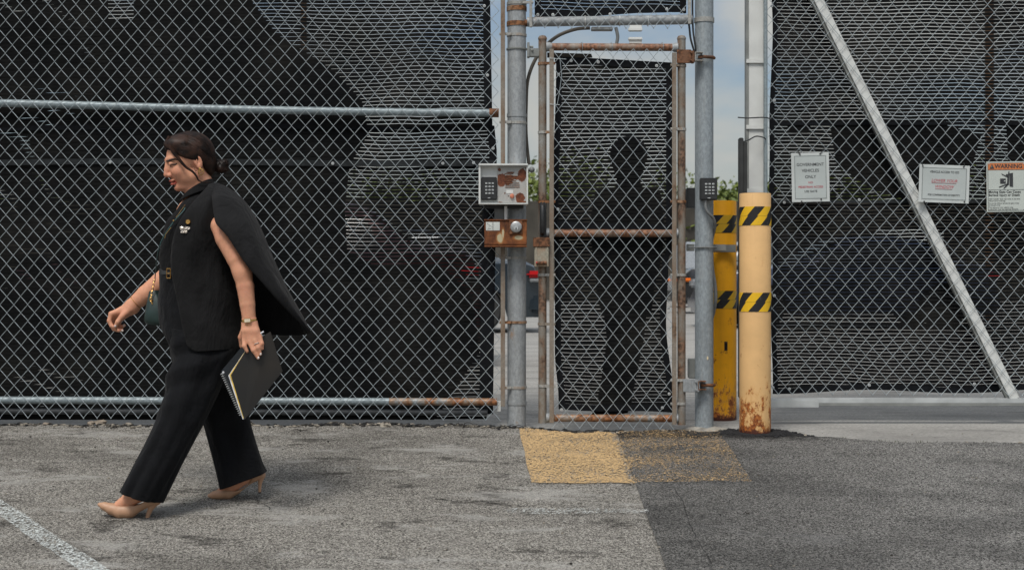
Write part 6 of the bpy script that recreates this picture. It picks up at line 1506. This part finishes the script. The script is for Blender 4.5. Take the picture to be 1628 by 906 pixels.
r_, fl = loft([((238, 463), (252, 461), YH, .030), ((235, 478), (262, 478), YH, .045), ((232, 495), (266, 495), YH, .055), ((230.5, 508), (268, 511), YH, .055), ((234, 515), (266, 518), YH, .045)], 40, sub=5, ex=3.5); mb.grid(r_, 0, fl); mb.add(r_[0], [tuple(range(len(r_[0])))]); mb.add(r_[-1], [tuple(range(len(r_[-1])))]); mb.build('bag_body', M_green, hb)
mb = MB()
for i in range(9):
    t = i / 8; c = P(lerp(245, 240, t), lerp(447, 474, t), YH - .05); an = pi / 2 * (i % 2)
    mb.tube([c + Vector((cos(a) * .0045 * cos(an), cos(a) * .0045 * sin(an) * .6, sin(a) * .0065)) for a in [k * pi / 4 for k in range(9)]], .0013, 5, 0, False)
mb.build('chain', M_gold, hb)
mb = MB(); c = P(240, 476, YH - .05); mb.tube([c + Vector((cos(a) * .006, 0, sin(a) * .008)) for a in [k * pi / 5 for k in range(11)]], .0018, 5, 0, False); mb.tube([c, c + Vector((.006, 0, -.02))], .003, 6); mb.build('clasp', M_gold, hb)
mb = MB(); mb.tube([P(u, v, y) for u, v, y in cat([(246, 448, -1.50), (248, 425, -1.60), (251, 402, -1.69), (257, 383, -1.73), (268, 364, -1.75), (281, 347, -1.755), (292, 335, -1.74), (296, 326, -1.71), (298, 320, -1.69)])], .0024, 6); mb.build('strap', simple('teal strap', (.035, .085, .085), .5), hb)
mb = MB(); mb.tube([P(272, 362, -1.760), P(264, 372, -1.756), P(262, 379, -1.75)], .0014, 5); mb.build('strap_buckle', M_gold, hb); mb = MB(); mb.sphere(P(276, 351, -1.762), .0042, 8); mb.build('strap_buckle', M_gold, hb)
mb = MB(); mb.tube([P(u, v, y) for u, v, y in cat([(297, 322, -1.705), (290, 332, -1.735), (280, 346, -1.758)])], .0013, 5); mb.build('strap_chain', M_gold, hb)

# ------------------------------------------------------------------ person standing behind the gate screen
YP2 = 1.0
pb = thing('person', 'dark figure standing behind the screen of the narrow gate, seen as a silhouette', 'person', (PX(985, YP2), YP2, G(.6, YP2)))
F4 = Field(); q3 = lambda u, v, y=0: W3(u, v, YP2 + y)
def K(pts, rs, k=.03): F4.chain([q3(*p) for p in pts], rs, k)
K([(998, 246), (1000, 270)], [.105, .085]); F4.ell(q3(999, 252), (.098, .11, .125), .02); F4.ell(q3(995, 260, -.1), (.03, .03, .04), .02)
K([(1000, 262), (1000, 300)], [.06, .07]); F4.ell(q3(998, 335), (.17, .13, .15), .04); F4.ell(q3(995, 390), (.155, .12, .18), .04); F4.ell(q3(996, 440), (.16, .13, .14), .04)
K([(960, 312), (948, 365), (955, 415), (975, 440)], [.055, .045, .038, .03]); K([(1036, 312), (1046, 370), (1040, 420), (1032, 455)], [.055, .045, .036, .03])
K([(980, 450), (985, 540), (967, 630)], [.095, .075, .055]); K([(1008, 450), (1003, 540), (988, 640)], [.095, .075, .055]); K([(967, 630), (962, 650), (950, 655, -.08)], [.05, .04, .035]); K([(988, 640), (986, 656), (974, 660, -.1)], [.05, .04, .035])
for sg_, base in ((-1, (977, 443)), (1, (1031, 460))):
    for j in range(5): F4.cap(q3(base[0] + (j - 2) * 2.2, base[1], -.01), q3(base[0] + (j - 2) * 3.2, base[1] + (16 if j else 9), -.02), .010, .007, .008)
V4, F_4 = surface(F4, q3(925, 680, -.35), q3(1065, 195, .3), .008)
mesh_np('body', V4, F_4, simple('dark clothing', (.004, .004, .005), .95, 0, .1, 5, 0, .05), pb)
mb = MB(); r_, fl = loft([((955, 300), (1040, 300), YP2, .14), ((948, 340), (1046, 340), YP2, .15), ((950, 400), (1042, 400), YP2, .15), ((948, 460), (1040, 462), YP2, .16), ((957, 500), (1035, 500), YP2, .15)], 40, sub=4); mb.grid(r_, 0, fl); mb.build('coat', simple('dark coat', (.003, .003, .004), .95, 0, .1, 5, 0, .05), pb, True, False)
mb = MB(); mb.sphere(q3(1000, 246, .02), .112, 20, 0, (1, 1.1, 1)); mb.build('hair', M_hair, pb)
